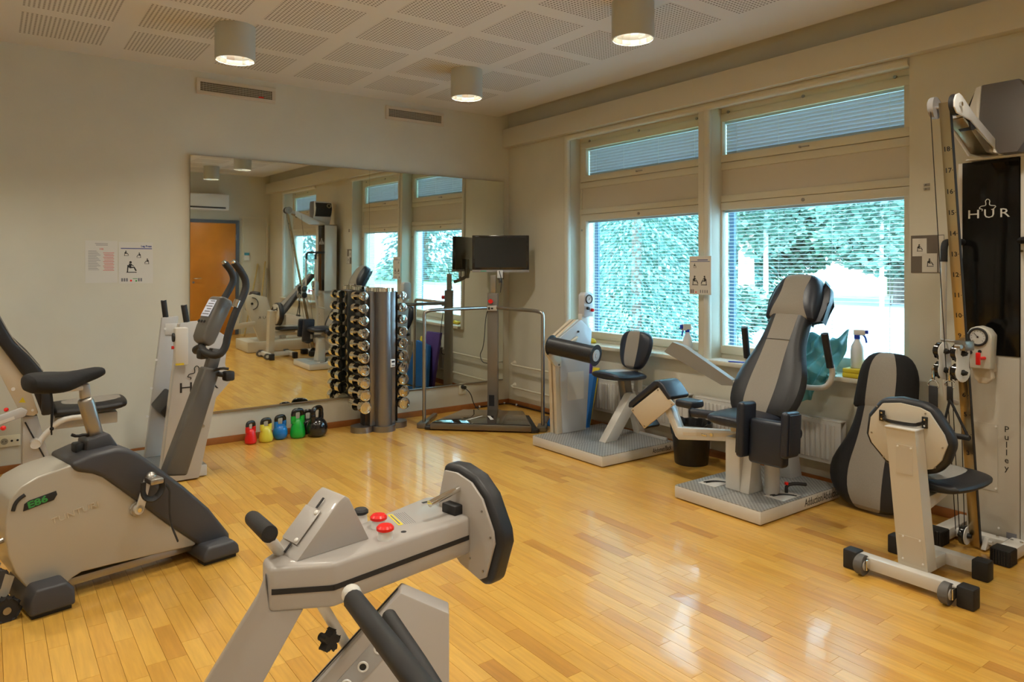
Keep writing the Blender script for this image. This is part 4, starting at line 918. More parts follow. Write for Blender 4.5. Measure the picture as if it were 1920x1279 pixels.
# ================================================================ ABDOMEN / BACK MACHINE
am = root('abdomen_machine', 'grey abdomen and back machine with black chest roller, left of the black bin', 'exercise machine', (-.43, -1.88, 0))
put('base', LGREY, box(-.80, -.065, -2.265, -1.490, .006, .076, b=.006), parent=am)
put('tread_plate', TREADP, box(-.797, -.068, -2.262, -1.90, .076, .079), parent=am, smooth=False); put('tread_plate', TREADP, box(-.797, -.068, -1.897, -1.493, .076, .079), parent=am, smooth=False)
put('lettering', INK, text('Abdomen/Back', .052, facing(-.300, -2.2655, .024) @ Matrix.Diagonal((.62, 1, 1, 1)), .0004), parent=am, smooth=False)
put('tower', mat('cool_enamel', (.50, .52, .555), .35, coat=.2), pxz([(-.575, .079), (-.335, .079), (-.270, .860), (-.278, .876), (-.383, .955), (-.398, .955), (-.618, .820), (-.605, .62)], -1.588, -1.535, b=.005), parent=am)
puts('edge_strip', CREAM, [pxz([(-.628, .079), (-.575, .079), (-.605, .62), (-.618, .820), (-.398, .957), (-.43, .957), (-.662, .81), (-.648, .60)], -1.580, -1.548, b=.003), pxz([(-.628, .079), (-.575, .079), (-.605, .62), (-.618, .820), (-.398, .957), (-.43, .957), (-.662, .81), (-.648, .60)], -1.528, -1.495, b=.003)], parent=am)
put('service_hatch', LGREY, box(-.53, -.36, -1.5895, -1.588, .33, .55, b=.0), parent=am, smooth=False)
put('bolt', INK, cyl((-.42, -1.588, .865), (-.42, -1.597, .865), .008), cyl((-.625, -1.59, .62), (-.625, -1.60, .62), .008), parent=am)
put('gauge_post', LGREY, box(-.36, -.29, -1.565, -1.52, .90, 1.0, b=.004), parent=am)
gb = put('gauge_box', mat('cool_enamel', (.50, .52, .555)), pxz([(-.352, .978), (-.252, .978), (-.252, 1.150), (-.272, 1.172), (-.332, 1.172), (-.352, 1.150)], -1.585, -1.515, b=.006), parent=am)
gauge(gb, Matrix.Translation((-.302, -1.5855, 1.118)) @ Matrix.Rotation(R(180), 4, 'Z') @ Matrix.Diagonal((-1, 1, 1, 1)) @ Matrix.Diagonal((1, 1, 1, 1)), .033)
put('knob', INK, cyl((-.318, -1.585, 1.045), (-.318, -1.605, 1.045), .012, b=.002), parent=gb); put('knob', RED, cyl((-.270, -1.585, 1.030), (-.270, -1.605, 1.030), .013, b=.002), parent=gb)
put('roller_arm', CREAM, pxz([(-.600, .60), (-.66, .612), (-.745, .705), (-.755, .775), (-.71, .79), (-.69, .735), (-.60, .675)], -1.60, -1.575, b=.004), pxz([(-.53, .79), (-.44, .83), (-.46, .80), (-.53, .765)], -1.62, -1.59, b=.003), parent=am)
rl = put('chest_roller', VINYL, cyl((-.703, -1.60, .775), (-.598, -1.985, .728), .066, b=.014, seg=32), parent=am)
dn = (Vector((-.598, -1.985, .728))-Vector((-.703, -1.60, .775))).normalized(); e_ = Vector((-.598, -1.985, .728))
put('end_cap', mat('cap_grey', (.45, .46, .47), .4), cyl(e_, e_+dn*.006, .042, b=.002, seg=28), cyl(e_+dn*.006, e_+dn*.010, .018, seg=20), parent=rl)
put('end_cap', mat('cap_grey', (.45, .46, .47)), cyl(Vector((-.703, -1.60, .775)), Vector((-.703, -1.60, .775))-dn*.006, .042, b=.002, seg=28), parent=rl)
# seat, backrest, seat post
se = put('seat', [NAVY, NAVY], loftx([(-.452, -1.905, .556, .12, .016), (-.440, -1.905, .556, .150, .030), (-.36, -1.905, .552, .175, .036), (-.24, -1.905, .545, .178, .036), (-.14, -1.905, .538, .165, .034), (-.11, -1.905, .536, .13, .02)], n=20), parent=am, sub=1)
put('centre_panel', mat('pale_upholstery', (.36, .37, .39), .7), loftx([(-.43, -1.905, .566, .055, .020), (-.36, -1.905, .572, .07, .0225), (-.24, -1.905, .566, .07, .0225), (-.15, -1.905, .556, .065, .020)], n=16), parent=se, sub=1)
AB = Matrix.Translation((-.135, -1.905, .58)) @ Matrix.Rotation(R(-90), 4, 'Z') @ Matrix.Rotation(R(-14), 4, 'X')
ba = put('backrest', [NAVY, FABRIC], pad([(0, 0, .06, .03), (.015, 0, .10, .055), (.06, 0, .135, .068), (.14, 0, .165, .072), (.22, 0, .172, .070), (.27, 0, .15, .066), (.292, 0, .11, .055), (.300, 0, .07, .04)], .055, AB), parent=am, sub=1)
put('back_support', LGREY, box(-.075, .075, .012, .035, .0, .20, AB, b=.004), box(-.10, -.05, -1.93, -1.88, .40, .62, b=.004), parent=am)
put('seat_leg', LGREY, pxz([(-.520, .079), (-.395, .079), (-.160, .36), (-.205, .415), (-.245, .415)], -2.00, -1.93, b=.004), parent=am)
put('rear_leg', LGREY, pxz([(-.10, .079), (-.03, .079), (-.13, .38), (-.19, .38)], -1.94, -1.88, b=.004), parent=am)
put('seat_post', DSTEEL, pxz([(-.235, .33), (-.16, .33), (-.20, .53), (-.275, .53)], -1.945, -1.875, b=.004), parent=am)
put('foot_rail', GREY, box(-.11, -.09, -2.22, -1.95, .079, .10, b=.003), parent=am)

# ================================================================ MATS, BIN
def leaning(name, pts, label, cat, material, th, x_bot, x_top):
    """slab outline in (y, z) that leans against the window wall"""
    H_ = max(z for _, z in pts); m = _prism([(x_bot+(x_top-x_bot)*z/H_, y, z) for y, z in pts], [(x_bot+(x_top-x_bot)*z/H_+th, y, z) for y, z in pts]); bev(m, .008)
    return tag(put(name, material, m), label, cat)
leaning('exercise_mat', [(-1.10, .012), (-1.42, .012), (-1.40, .61), (-1.10, .62)], 'purple folded exercise mat leaning behind the chest roller machine', 'mat', mat('purple_mat', (.075, .035, .21), .7), .035, -.205, -.110)
leaning('exercise_mat', [(-1.05, .012), (-1.55, .012), (-1.52, .50), (-1.22, .47)], 'blue exercise mat leaning before the purple one', 'mat', mat('blue_mat', (.003, .10, .33), .6), .045, -.318, -.185)
leaning('exercise_mat', [(-1.43, .012), (-1.52, .012), (-1.515, .545), (-1.44, .54)], 'narrow yellow mat between the blue and the purple one', 'mat', YELLOWM, .018, -.262, -.125)
bn = root('waste_bin', 'round black waste bin with a black liner between the two machines', 'bin', (-.20, -2.535, 0))
BN = FR(-.200, -2.535)
put('body', mat('bin_plastic', (.010, .010, .010), .35), lathe([(0, .0), (.112, 0), (.116, .01), (.138, .27), (.134, .27), (.112, .014), (0, .014)], BN, 36, caps=False), parent=bn)
ln = lathe([(.137, .20), (.145, .235), (.147, .272), (.144, .292), (.136, .290), (.125, .24), (.10, .12), (0, .10)], BN, 48, caps=False)
for v in ln.verts:
    a = math.atan2(v.co.y+2.535, v.co.x+.20); v.co.z += .005*math.sin(a*11)+.004*math.sin(a*5+1); v.co.x += .0025*math.sin(a*17); v.co.y += .0025*math.cos(a*13)
put('liner', mat('bin_liner', (.010, .010, .011), .22), ln, parent=bn)

# ================================================================ ADDUCTION / ABDUCTION MACHINE
ad = root('adduction_machine', 'grey adduction and abduction machine with tall padded backrest', 'exercise machine', (-.5, -3.27, 0))
put('base', LGREY, box(-.895, -.105, -3.572, -2.985, .006, .076, b=.006), parent=ad)
put('tread_plate', TREADP, box(-.892, -.108, -3.569, -3.281, .076, .079), parent=ad, smooth=False); put('tread_plate', TREADP, box(-.892, -.108, -3.277, -2.988, .076, .079), parent=ad, smooth=False)
put('lettering', INK, text('Adduction/Abduction', .062, facing(-.480, -3.5725, .024) @ Matrix.Diagonal((.68, 1, 1, 1)), .0004), parent=ad, smooth=False)
SLOT = mat('slot_black', (.012, .012, .012), .5)
for k, (cx_, cy_) in enumerate(((-.56, -3.485), (-.66, -3.10))):
    pl_ = put('dial_plate', LGREY, box(cx_-.085, cx_+.085, cy_-.06, cy_+.06, .079, .0815, b=.001), parent=ad)
    put('scale_slot', SLOT, *[tube([(cx_-.06, cy_+.04-dy, .082), (cx_-.01, cy_+.03-dy, .082), (cx_+.03, cy_-.0-dy, .082), (cx_+.05, cy_-.04-dy, .082)], .005, 5, 2) for dy in (0, .016)], parent=pl_, smooth=False)
lv = put('lever', RUBBER, tube([(-.50, -3.47, .082), (-.50, -3.47, .125), (-.46, -3.50, .135), (-.40, -3.53, .125)], .010, 8, 1), parent=ad); put('lever_cap', RED, cyl((-.50, -3.47, .128), (-.50, -3.47, .142), .011), parent=lv)
put('pivot_column', LGREY, box(-.70, -.60, -3.30, -3.20, .079, .385, b=.006), pxz([(-.70, .079), (-.56, .079), (-.60, .30), (-.66, .32)], -3.36, -3.30, b=.003), parent=ad)
put('pivot_column', GREY, cyl((-.565, -3.42, .079), (-.565, -3.42, .40), .042, b=.003, seg=28), parent=ad)
put('rear_strut', GREY, pxz([(-.235, .079), (-.115, .079), (-.22, .50), (-.30, .50)], -3.33, -3.20, b=.004), parent=ad)
put('side_cover', CREAM, box(-.60, -.30, -3.36, -3.16, .39, .455, b=.006), parent=ad)
ADM = Matrix.Translation((-.500, -3.28, .47)) @ Matrix.Rotation(R(-90), 4, 'Z') @ Matrix.Rotation(R(-32), 4, 'X')
rows = [(.0, 0, .13, .07), (.02, 0, .19, .085), (.09, 0, .232, .095), (.17, 0, .246, .098), (.25, 0, .243, .095), (.33, 0, .222, .088), (.41, 0, .185, .085), (.50, 0, .155, .085), (.60, 0, .142, .086), (.70, 0, .140, .088), (.85, 0, .13, .08), (.93, 0, .115, .06), (.955, 0, .09, .04)]
put('backrest', [VINYL, FABRIC], pad(rows, .075, ADM), parent=ad, sub=1)
put('seam', INK, tube([(-.085, -.0765, .50), (.085, -.0765, .50)], .0015, 5, 0, ADM), parent=ad)
hrows = [(.655, 0, .165, .150), (.665, 0, .176, .158), (.72, 0, .180, .120), (.80, 0, .180, .085), (.87, 0, .168, .085), (.93, 0, .145, .105), (.965, 0, .115, .085), (.985, 0, .07, .045)]
put('head_cover', [NAVY, FABRIC], pad(hrows, .098, ADM, back=.03), parent=ad, sub=1)
puts('head_flap', NAVY, [pxz([(.13, .66), (.205, .68), (.215, .80), (.195, .90), (.15, .94)], -.02, .028, ADM, b=.010), pxz([(-.13, .66), (-.185, .68), (-.19, .80), (-.175, .90), (-.15, .94)], -.02, .028, ADM, b=.010)], parent=ad)
put('back_plate', GREY, box(-.10, .10, .012, .03, .05, .60, ADM, b=.004), box(-.04, .04, .03, .07, -.02, .40, ADM, b=.004), parent=ad)
put('seat', NAVY, loftx([(-.80, -3.27, .490, .10, .018), (-.785, -3.27, .490, .15, .032), (-.70, -3.27, .492, .178, .040), (-.52, -3.27, .492, .185, .040), (-.44, -3.27, .49, .17, .034)], n=20), parent=ad, sub=1)
for s in (-1, 1):
    yc_ = -3.28+s*.275
    put('handle_tube', LGREY, tube([(-.198, yc_+s*.012, .80), (-.185, yc_+s*.016, .75), (-.18, yc_-s*.01, .675), (-.17, yc_-s*.08, .645), (-.16, -3.28+s*.05, .64)], .0165, 10, 2), parent=ad)
    put('grip', RUBBER, tube([(-.247, yc_, .985), (-.243, yc_, .97), (-.203, yc_+s*.010, .785)], .0215, 12, 0), parent=ad)
    put('side_roller', NAVY, cyl((-.62, -3.28+s*.16, .475), (-.66, -3.28+s*.36, .470), .027, b=.008), parent=ad)
def trough(parent, M, closed):
    """knee rest: plate behind, cushion, two side wings; local x across, y- front, z up"""
    put('wing', NAVY, box(-.150, -.105, -.10, .05, -.02, .285, M, b=.020, seg=4), parent=parent); put('wing', NAVY, box(.105, .150, -.10, .05, .02, .265, M, b=.020, seg=4), parent=parent)
    put('knee_cushion', NAVY, box(-.105, .105, -.045, .03, -.045, .20, M, b=.022, seg=4), parent=parent)
    puts('wing_plate', NAVY, [box(.150, .157, -.085, .04, .04, .25, M, b=.004), box(-.157, -.150, -.085, .04, .0, .26, M, b=.004)], parent=parent)
TM = Matrix.Translation((-.735, -3.515, .335)) @ Matrix.Rotation(R(-84), 4, 'Z') @ Matrix.Rotation(R(-4), 4, 'X')
trough(ad, TM, True)
put('trough_arm', GREY, box(-.72, -.56, -3.49, -3.43, .36, .40, b=.005), box(-.745, -.715, -3.43, -3.35, .36, .42, b=.004), parent=ad)
# left leg arm swung out towards the bin, its knee rest seen from the side
def pyz(pts, x0, x1, b=0, seg=2): m = _prism([(x0, y, z) for y, z in pts], [(x1, y, z) for y, z in pts]); return bev(m, b, seg)
put('swing_arm', LGREY, pyz([(-3.26, .345), (-2.76, .262), (-2.735, .280), (-2.61, .490), (-2.66, .520), (-2.755, .340), (-3.26, .402)], -.60, -.535, b=.005), parent=ad)
ht = put('hatch', CREAM, pyz([(-3.22, .365), (-2.80, .298), (-2.80, .318), (-3.22, .388)], -.602, -.600), parent=ad, smooth=False)
puts('latch', CHROME, [cyl((-.602, -3.03, .345), (-.612, -3.03, .345), .011), box(-.606, -.600, -2.99, -2.95, .325, .34, b=.002)], parent=ad)
put('side_plate', CREAM, pyz([(-2.361, .395), (-2.615, .582), (-2.750, .492), (-2.485, .286)], -.625, -.612, b=.004), parent=ad, label='beige side plate of the swung-out knee rest')
put('bolt', STEEL, *[cyl((-.625, y, z), (-.629, y, z), .005, seg=10) for y, z in ((-2.385, .395), (-2.61, .565), (-2.73, .487), (-2.49, .305))], parent=ad)
put('knee_cushion', NAVY, pyz([(-2.335, .405), (-2.345, .445), (-2.575, .622), (-2.615, .628), (-2.655, .605), (-2.725, .530), (-2.700, .505), (-2.605, .590), (-2.362, .408)], -.63, -.44, b=.018, seg=4), parent=ad)
put('wing', NAVY, pyz([(-2.34, .425), (-2.42, .30), (-2.47, .275), (-2.485, .295), (-2.375, .40)], -.60, -.46, b=.010), parent=ad)
put('ankle_pad', NAVY, box(-.62, -.49, -2.885, -2.745, .475, .525, b=.018, seg=3), parent=ad)
# slanted lever arm to the left
put('counter_arm', mat('arm_grey', (.24, .225, .20), .45), _prism([(-.42, -2.480, .790), (-.42, -2.555, .862), (-.42, -2.650, .842), (-.42, -3.04, .664), (-.42, -3.05, .630), (-.42, -2.96, .622)], [(-.375, -2.480, .790), (-.375, -2.555, .862), (-.375, -2.650, .842), (-.38, -3.04, .664), (-.38, -3.05, .630), (-.38, -2.96, .622)]), parent=ad)
put('arm_tip', LGREY, pyz([(-3.035, .660), (-3.10, .655), (-3.14, .64), (-3.10, .625), (-3.045, .628)], -.415, -.385, b=.004), parent=ad)

# ================================================================ SPARE BACKREST AGAINST THE WALL
sb_ = root('spare_backrest', 'loose black and grey backrest pad leaning under the right end of the sill', 'backrest', (-.10, -3.78, 0))
SBM = Matrix.Translation((-.195, -3.800, .004)) @ Matrix.Rotation(R(-90), 4, 'Z') @ Matrix.Rotation(R(-9.5), 4, 'X')
srow = [(.0, .0, .10, .07), (.02, .0, .155, .085), (.08, -.015, .215, .100), (.16, -.02, .245, .105), (.25, -.015, .240, .103), (.33, 0, .205, .098), (.42, .01, .165, .09), (.52, .02, .145, .087), (.62, .03, .142, .086), (.72, .035, .145, .087), (.80, .04, .135, .08), (.855, .04, .10, .06), (.875, .04, .06, .035)]
put('cushion', [VINYL, FABRIC], pad(srow, .07, SBM), parent=sb_, sub=1)
put('hood', [CLOTH, FABRIC], pad([(.56, .03, .168, .088), (.565, .03, .185, .089), (.64, .035, .175, .088), (.74, .04, .170, .087), (.81, .04, .158, .082), (.87, .04, .120, .06), (.895, .04, .07, .035)], .083, SBM, back=.02), parent=sb_, sub=1, label='black fabric hood draped over the top')
put('back_plate', GREY, box(-.09, .09, .012, .024, .08, .7, SBM, b=.003), parent=sb_)

# ================================================================ MOBILE STOOL WITH BACKREST (right)
sl = root('training_stool', 'low training stool on a square steel frame, its beige back towards us', 'stool', (-.80, -4.36, 0))
BEIGE = mat('beige_plate', (.52, .47, .38), .45)
put('front_bar', LGREY, box(-1.03, -.975, -4.575, -4.165, .025, .080, b=.004), parent=sl)
put('rear_bar', LGREY, box(-.69, -.635, -4.50, -4.20, .025, .080, b=.004), parent=sl)
put('spine_bar', LGREY, box(-.975, -.69, -4.395, -4.335, .025, .080, b=.003), parent=sl)
for x0, x1, y0, y1 in ((-1.035, -.970, -4.64, -4.575), (-1.035, -.970, -4.165, -4.10), (-.695, -.63, -4.565, -4.50), (-.695, -.63, -4.20, -4.135)):
    put('end_cap', RUBBER, box(x0, x1, y0, y1, .0, .086, b=.006), parent=sl)
for y0, s in ((-4.195, 1), (-4.545, -1)):
    w = put('wheel', mat('grey_rubber', (.10, .095, .09), .6), cyl((-1.045, y0-.014, .046), (-1.045, y0+.014, .046), .044, b=.005, seg=28), parent=sl)
    put('wheel_hub', LGREY, cyl((-1.045, y0-.018, .046), (-1.045, y0+.018, .046), .022, seg=20), parent=w)
    put('axle_bracket', CHROME, box(-1.06, -1.005, y0-.030, y0-.020, .03, .075, b=.002), parent=sl)
put('column', BEIGE, _prism([(-.985, -4.325, .075), (-.905, -4.325, .075), (-.905, -4.447, .075), (-.985, -4.447, .075)], [(-.985, -4.270, .665), (-.905, -4.270, .665), (-.905, -4.393, .665), (-.985, -4.393, .665)]), parent=sl)
put('column_cap', LGREY, box(-.99, -.90, -4.397, -4.266, .665, .672, b=.002), parent=sl)
ht = put('hatch_plate', mat('beige_plate2', (.49, .44, .355), .5), box(-.987, -.985, -4.385, -4.315, .475, .60), parent=sl, smooth=False)
put('lower_hatch', mat('beige_plate2', (.49, .44, .355), .5), _prism([(-.987, -4.338, .095), (-.985, -4.338, .095), (-.985, -4.435, .095), (-.987, -4.435, .095)], [(-.987, -4.325, .21), (-.985, -4.325, .21), (-.985, -4.420, .21), (-.987, -4.420, .21)]), parent=sl, smooth=False)
put('screw', WHITE, *[cyl((-.987, y, z), (-.990, y, z), .004, seg=8) for y, z in ((-4.322, .592), (-4.378, .592), (-4.345, .205), (-4.428, .11), (-4.345, .11), (-4.415, .205))], parent=sl)
pts = [(-4.150, .60), (-4.160, .68), (-4.215, .752), (-4.29, .765), (-4.375, .757), (-4.415, .742), (-4.475, .655), (-4.488, .615), (-4.465, .545), (-4.43, .500), (-4.36, .478), (-4.28, .482), (-4.232, .497), (-4.165, .565)]
bp_ = put('back_plate', BEIGE, pyz(pts, -.902, -.890, b=.002), parent=sl)
put('back_cushion', VINYL, pyz([(y+(y+4.32)*.14, z+(z-.62)*.16) for y, z in pts], -.890, -.825, b=.024, seg=4), parent=sl)
put('screw', STEEL, *[cyl((-.902, y, z), (-.905, y, z), .004, seg=8) for y, z in ((-4.19, .735), (-4.40, .735), (-4.165, .61), (-4.47, .60), (-4.22, .51), (-4.44, .51), (-4.35, .49))], parent=bp_)
hd = put('handle', BLACKG, tube([(-.905, -4.225, .695), (-.925, -4.235, .690), (-.940, -4.25, .683), (-.940, -4.37, .683), (-.925, -4.385, .690), (-.905, -4.395, .695)], .0085, 8, 2), box(-.911, -.903, -4.228, -4.203, .672, .722, b=.002), box(-.911, -.903, -4.412, -4.388, .672, .722, b=.002), parent=sl)
put('screw', CHROME, *[cyl((-.911, y, z), (-.913, y, z), .004, seg=8) for y in (-4.215, -4.400) for z in (.683, .710)], parent=hd)
put('seat', [VINYL, VINYL], loftx([(-.865, -4.36, .408, .11, .016), (-.85, -4.36, .410, .150, .028), (-.74, -4.36, .412, .182, .034), (-.60, -4.36, .412, .185, .034), (-.50, -4.36, .41, .165, .030), (-.475, -4.36, .41, .12, .016)], n=20), parent=sl, sub=1)
put('centre_panel', FABRIC, loftx([(-.845, -4.36, .432, .06, .014), (-.74, -4.36, .434, .10, .019), (-.60, -4.36, .434, .10, .019), (-.51, -4.36, .430, .07, .014)], n=16), parent=sl, sub=1)
put('seat_brace', LGREY, pxz([(-.905, .30), (-.905, .365), (-.60, .378), (-.60, .355)], -4.40, -4.33, b=.003), parent=sl)

# ================================================================ PULLEY MACHINE
pu = root('pulley_machine', 'tall pulley machine with black glass tower and slanted numbered rail at the right edge', 'exercise machine', (-.25, -4.42, 0))
TOWERW = mat('tower_enamel', (.50, .46, .385), .4)
put('tower', TOWERW, box(-.195, .0, -4.518, -4.285, .05, .94, b=.004), parent=pu)
put('glass_front', mat('black_perspex', (.004, .004, .004), .12, spec=.25), box(-.20, -.01, -4.518, -4.268, .94, 1.900, b=.003), parent=pu)
put('side_strip', LGREY, box(-.20, -.02, -4.268, -4.250, .94, 1.898, b=.002), parent=pu); put('side_strip', LGREY, box(-.20, .0, -4.555, -4.522, .05, 1.905, b=.003), parent=pu)
put('top_plate', LGREY, box(-.24, .0, -4.555, -4.30, 1.905, 1.912, b=.001), parent=pu)
FT = facing(-.2005, 0, 0, -90)
def ft(s, size, y, z, **k): return text(s, size, Matrix.Translation((-.2006, y, z)) @ Matrix.Rotation(R(-90), 4, 'Z') @ Matrix.Rotation(R(90), 4, 'X'), .0004, **k)
PRT = mat('white_print', (.55, .55, .52), .5)
put('lettering', PRT, ft('H', .062, -4.290, 1.617, sx=1.35), ft('U', .062, -4.363, 1.617, sx=1.2), ft('R', .062, -4.432, 1.617, sx=1.25), parent=pu, smooth=False, label='white lettering on the black front')
logo(pu, Matrix.Translation((-.2006, -4.383, 1.655)) @ Matrix.Rotation(R(-90), 4, 'Z'), .075, PRT)
for i, ch in enumerate('Pulley'): put('lettering', INK, text(ch, .042, Matrix.Translation((-.1956, -4.463, .570-.0375*i)) @ Matrix.Rotation(R(-90), 4, 'Z') @ Matrix.Rotation(R(90), 4, 'X'), .0004, align='CENTER'), parent=pu, smooth=False)
put('hatch', mat('tower_enamel2', (.485, .445, .37), .42), box(-.197, -.195, -4.425, -4.300, .27, .60), parent=pu, smooth=False)
put('screw', WHITE, *[cyl((-.197, y, z), (-.200, y, z), .005, seg=8) for y, z in ((-4.418, .590), (-4.418, .285), (-4.43, .095))], parent=pu)
put('type_plate', GINK, box(-.1965, -.195, -4.505, -4.462, .055, .085), parent=pu, smooth=False)
put('bolt', CHROME, *[cyl((-.20, y, 1.45), (-.206, y, 1.45), .006, seg=8) for y in (-4.53,)], parent=pu)
# feet
for y0, y1, xe in ((-4.265, -4.185, -.395), (-4.560, -4.478, -.41)):
    put('foot_tube', LGREY, box(xe+.05, -.03, y0+.006, y1-.006, .012, .066, b=.004), parent=pu)
    cp = put('ribbed_foot', RUBBER, box(xe-.03, xe+.055, y0, y1, 0, .074, b=.004), parent=pu)
    put('rib', RUBBER, *[box(xe-.034, xe-.029, y0+.004+.0115*i, y0+.010+.0115*i, .004, .070) for i in range(7)], *[box(xe-.025+.0115*i, xe-.019+.0115*i, y0-.003, y0+.002, .004, .070) for i in range(7)], parent=cp, kind='stuff', smooth=False)
put('cross_bar', LGREY, box(-.27, -.21, -4.478, -4.265, .02, .062, b=.004), parent=pu)
put('bolt', CHROME, *[cyl((-.24, y, .062), (-.24, y, .070), .008, seg=6) for y in (-4.30, -4.44, -4.50, -4.54)], parent=pu)
# the slanted rail
P0, P1 = Vector((-.300, -4.368, .012)), Vector((-.715, -4.400, 2.115)); ax = (P1-P0).normalized()
yv = Vector((0, 1, 0)); yv = (yv-ax*yv.dot(ax)).normalized(); xv = yv.cross(ax).normalized(); RL = (P1-P0).length
RM = Matrix(((xv.x, yv.x, ax.x, P0.x), (xv.y, yv.y, ax.y, P0.y), (xv.z, yv.z, ax.z, P0.z), (0, 0, 0, 1)))   # x ~ +x, y ~ +y, z up the rail
rail = put('rail', BRASSY, box(-.011, .011, -.022, .022, 0, RL, RM, b=.002), parent=pu)
put('belt', RUBBER, box(-.0118, -.0085, -.0245, -.0222, 0.02, RL, RM), box(-.009, .010, -.0245, -.0222, 0.02, RL-.05, RM), parent=rail, smooth=False)
for n_ in list(range(2, 7))+list(range(9, 19)):
    t_ = ((1.14+(n_-10)*.095)-P0.z)/ax.z
    put('number', INK, text(str(n_), .030, RM @ Matrix.Translation((-.0114, .001, t_)) @ Matrix.Rotation(R(-90), 4, 'Z') @ Matrix.Rotation(R(90), 4, 'X'), .0003, align='CENTER', bold=.0007), cyl((-.0117, -.018, t_+.01), (-.0105, -.018, t_+.01), .002, M=RM, seg=8), parent=rail, smooth=False)
# top arm: two white plates, brass channel below
def armplate(y0, y1): return pxz([(-.752, 2.080), (-.752, 2.110), (-.735, 2.137), (-.705, 2.148), (-.672, 2.140), (-.560, 2.080), (-.16, 1.928), (-.16, 1.913), (-.25, 1.913), (-.580, 2.040), (-.68, 2.052), (-.725, 2.056)], y0, y1, b=.003)
put('arm_plate', WHITE, armplate(-4.457, -4.449), parent=pu); put('arm_plate', WHITE, pxz([(-.60, 2.10), (-.16, 1.932), (-.16, 1.912), (-.30, 1.912), (-.400, 1.905), (-.60, 2.02)], -4.378, -4.370, b=.003), parent=pu)
put('arm_channel', BRASSY, pxz([(-.64, 2.045), (-.64, 2.052), (-.25, 1.925), (-.25, 1.912), (-.39, 1.915)], -4.447, -4.380, b=.002), parent=pu)
put('pulley_wheel', mat('clear_wheel', (.30, .29, .29), .15), cyl((-.705, -4.362, 2.098), (-.705, -4.345, 2.098), .050, b=.004, seg=30), parent=pu)
put('pulley_wheel', RUBBER, cyl((-.705, -4.446, 2.098), (-.705, -4.432, 2.098), .048, b=.003, seg=30), parent=pu); put('pulley_wheel', RUBBER, cyl((-.55, -4.45, 2.035), (-.55, -4.40, 2.035), .035, b=.003, seg=26), parent=pu)
put('bolt', CHROME, cyl((-.700, -4.457, 2.098), (-.700, -4.467, 2.098), .011, seg=6), cyl((-.705, -4.38, 2.098), (-.705, -4.34, 2.098), .008, seg=8), parent=pu)
put('cable', RUBBER, tube([(-.752, -4.355, 2.10), (-.40, -4.318, .10)], .0022, 5, 0), tube([(-.52, -4.355, 2.04), (-.30, -4.318, .08)], .0022, 5, 0), tube([(-.50, -4.340, .86), (-.358, -4.318, .08)], .0022, 5, 0), parent=pu)
# carriage with four wheels
CGM = Matrix.Translation((-.507, -4.35, 0)) @ Matrix.Rotation(R(-18), 4, 'Z') @ Matrix.Translation((.507, 4.35, 0))
cg = put('carriage', STEEL, cyl((-.505, -4.425, 1.022), (-.505, -4.285, 1.022), .006, M=CGM), box(-.53, -.47, -4.43, -4.375, .985, 1.03, CGM, b=.003), cyl((-.55, -4.43, 1.005), (-.55, -4.40, 1.005), .010, seg=10, M=CGM), parent=pu)
for yp in (-4.398, -4.306):
    for zc in (.970, .880):
        w = put('pulley_wheel', BLACKG, cyl((-.507, yp+.006, zc), (-.507, yp+.028, zc), .0405, b=.004, seg=28, M=CGM), parent=pu)
        put('hub', RUBBER, cyl((-.507, yp-.004, zc), (-.507, yp-.022, zc), .014, .009, seg=12, b=.002, M=CGM), parent=w)
    up_ = [(.045*math.cos(a), .045*math.sin(a)) for a in [R(d) for d in range(-30, 211, 20)]]
    o8 = [(-.507+x, .970+z) for x, z in up_]+[(-.507-x, .880-z) for x, z in up_]
    put('pulley_plate', WHITE, pxz(o8, yp-.004, yp, CGM, b=.001), parent=pu)
# handles hanging from the carriage
def strap(x, y, zt, tri):
    c = put('carabiner', CHROME, tube([(x, y, zt+.085), (x+.010, y, zt+.07), (x+.010, y, zt+.03), (x, y, zt+.012), (x-.010, y, zt+.03), (x-.010, y, zt+.07), (x, y, zt+.085)], .0038, 6, 2), parent=pu)
    put('d_ring', CHROME, tube([(x, y-.024, zt-.012), (x, y-.020, zt+.012), (x, y, zt+.022), (x, y+.020, zt+.012), (x, y+.024, zt-.012), (x, y-.024, zt-.012)], .0032, 6, 2), parent=c)
    wd_ = .020 if not tri else .013
    put('strap', RUBBER, box(x-.004, x+.004, y-wd_, y+wd_, zt-(.19 if not tri else .075), zt-.008, b=.002), parent=pu)
    if tri:
        put('stirrup', RUBBER, tube([(x, y, zt-.07), (x+.0, y-.075, zt-.225)], .006, 6, 0), tube([(x, y, zt-.07), (x, y+.035, zt-.23)], .006, 6, 0), cyl((x, y-.082, zt-.235), (x, y+.035, zt-.235), .013, b=.003), parent=pu)
strap(-.560, -4.285, .815, False); strap(-.545, -4.352, .820, True)
# foot pulley
put('pulley_wheel', BLACKG, cyl((-.335, -4.318, .062), (-.335, -4.338, .062), .046, b=.004, seg=28), parent=pu)
fpz = put('pulley_plate', WHITE, cyl((-.335, -4.342, .062), (-.335, -4.346, .062), .043, seg=28), parent=pu); put('hub', RUBBER, cyl((-.335, -4.346, .062), (-.335, -4.362, .062), .013, .009, seg=12), parent=fpz)
put('rail_foot', LGREY, pxz([(-.325, .01), (-.225, .01), (-.225, .055), (-.29, .06)], -4.42, -4.398, b=.003), cyl((-.285, -4.42, .04), (-.285, -4.435, .04), .012, seg=6), parent=pu)
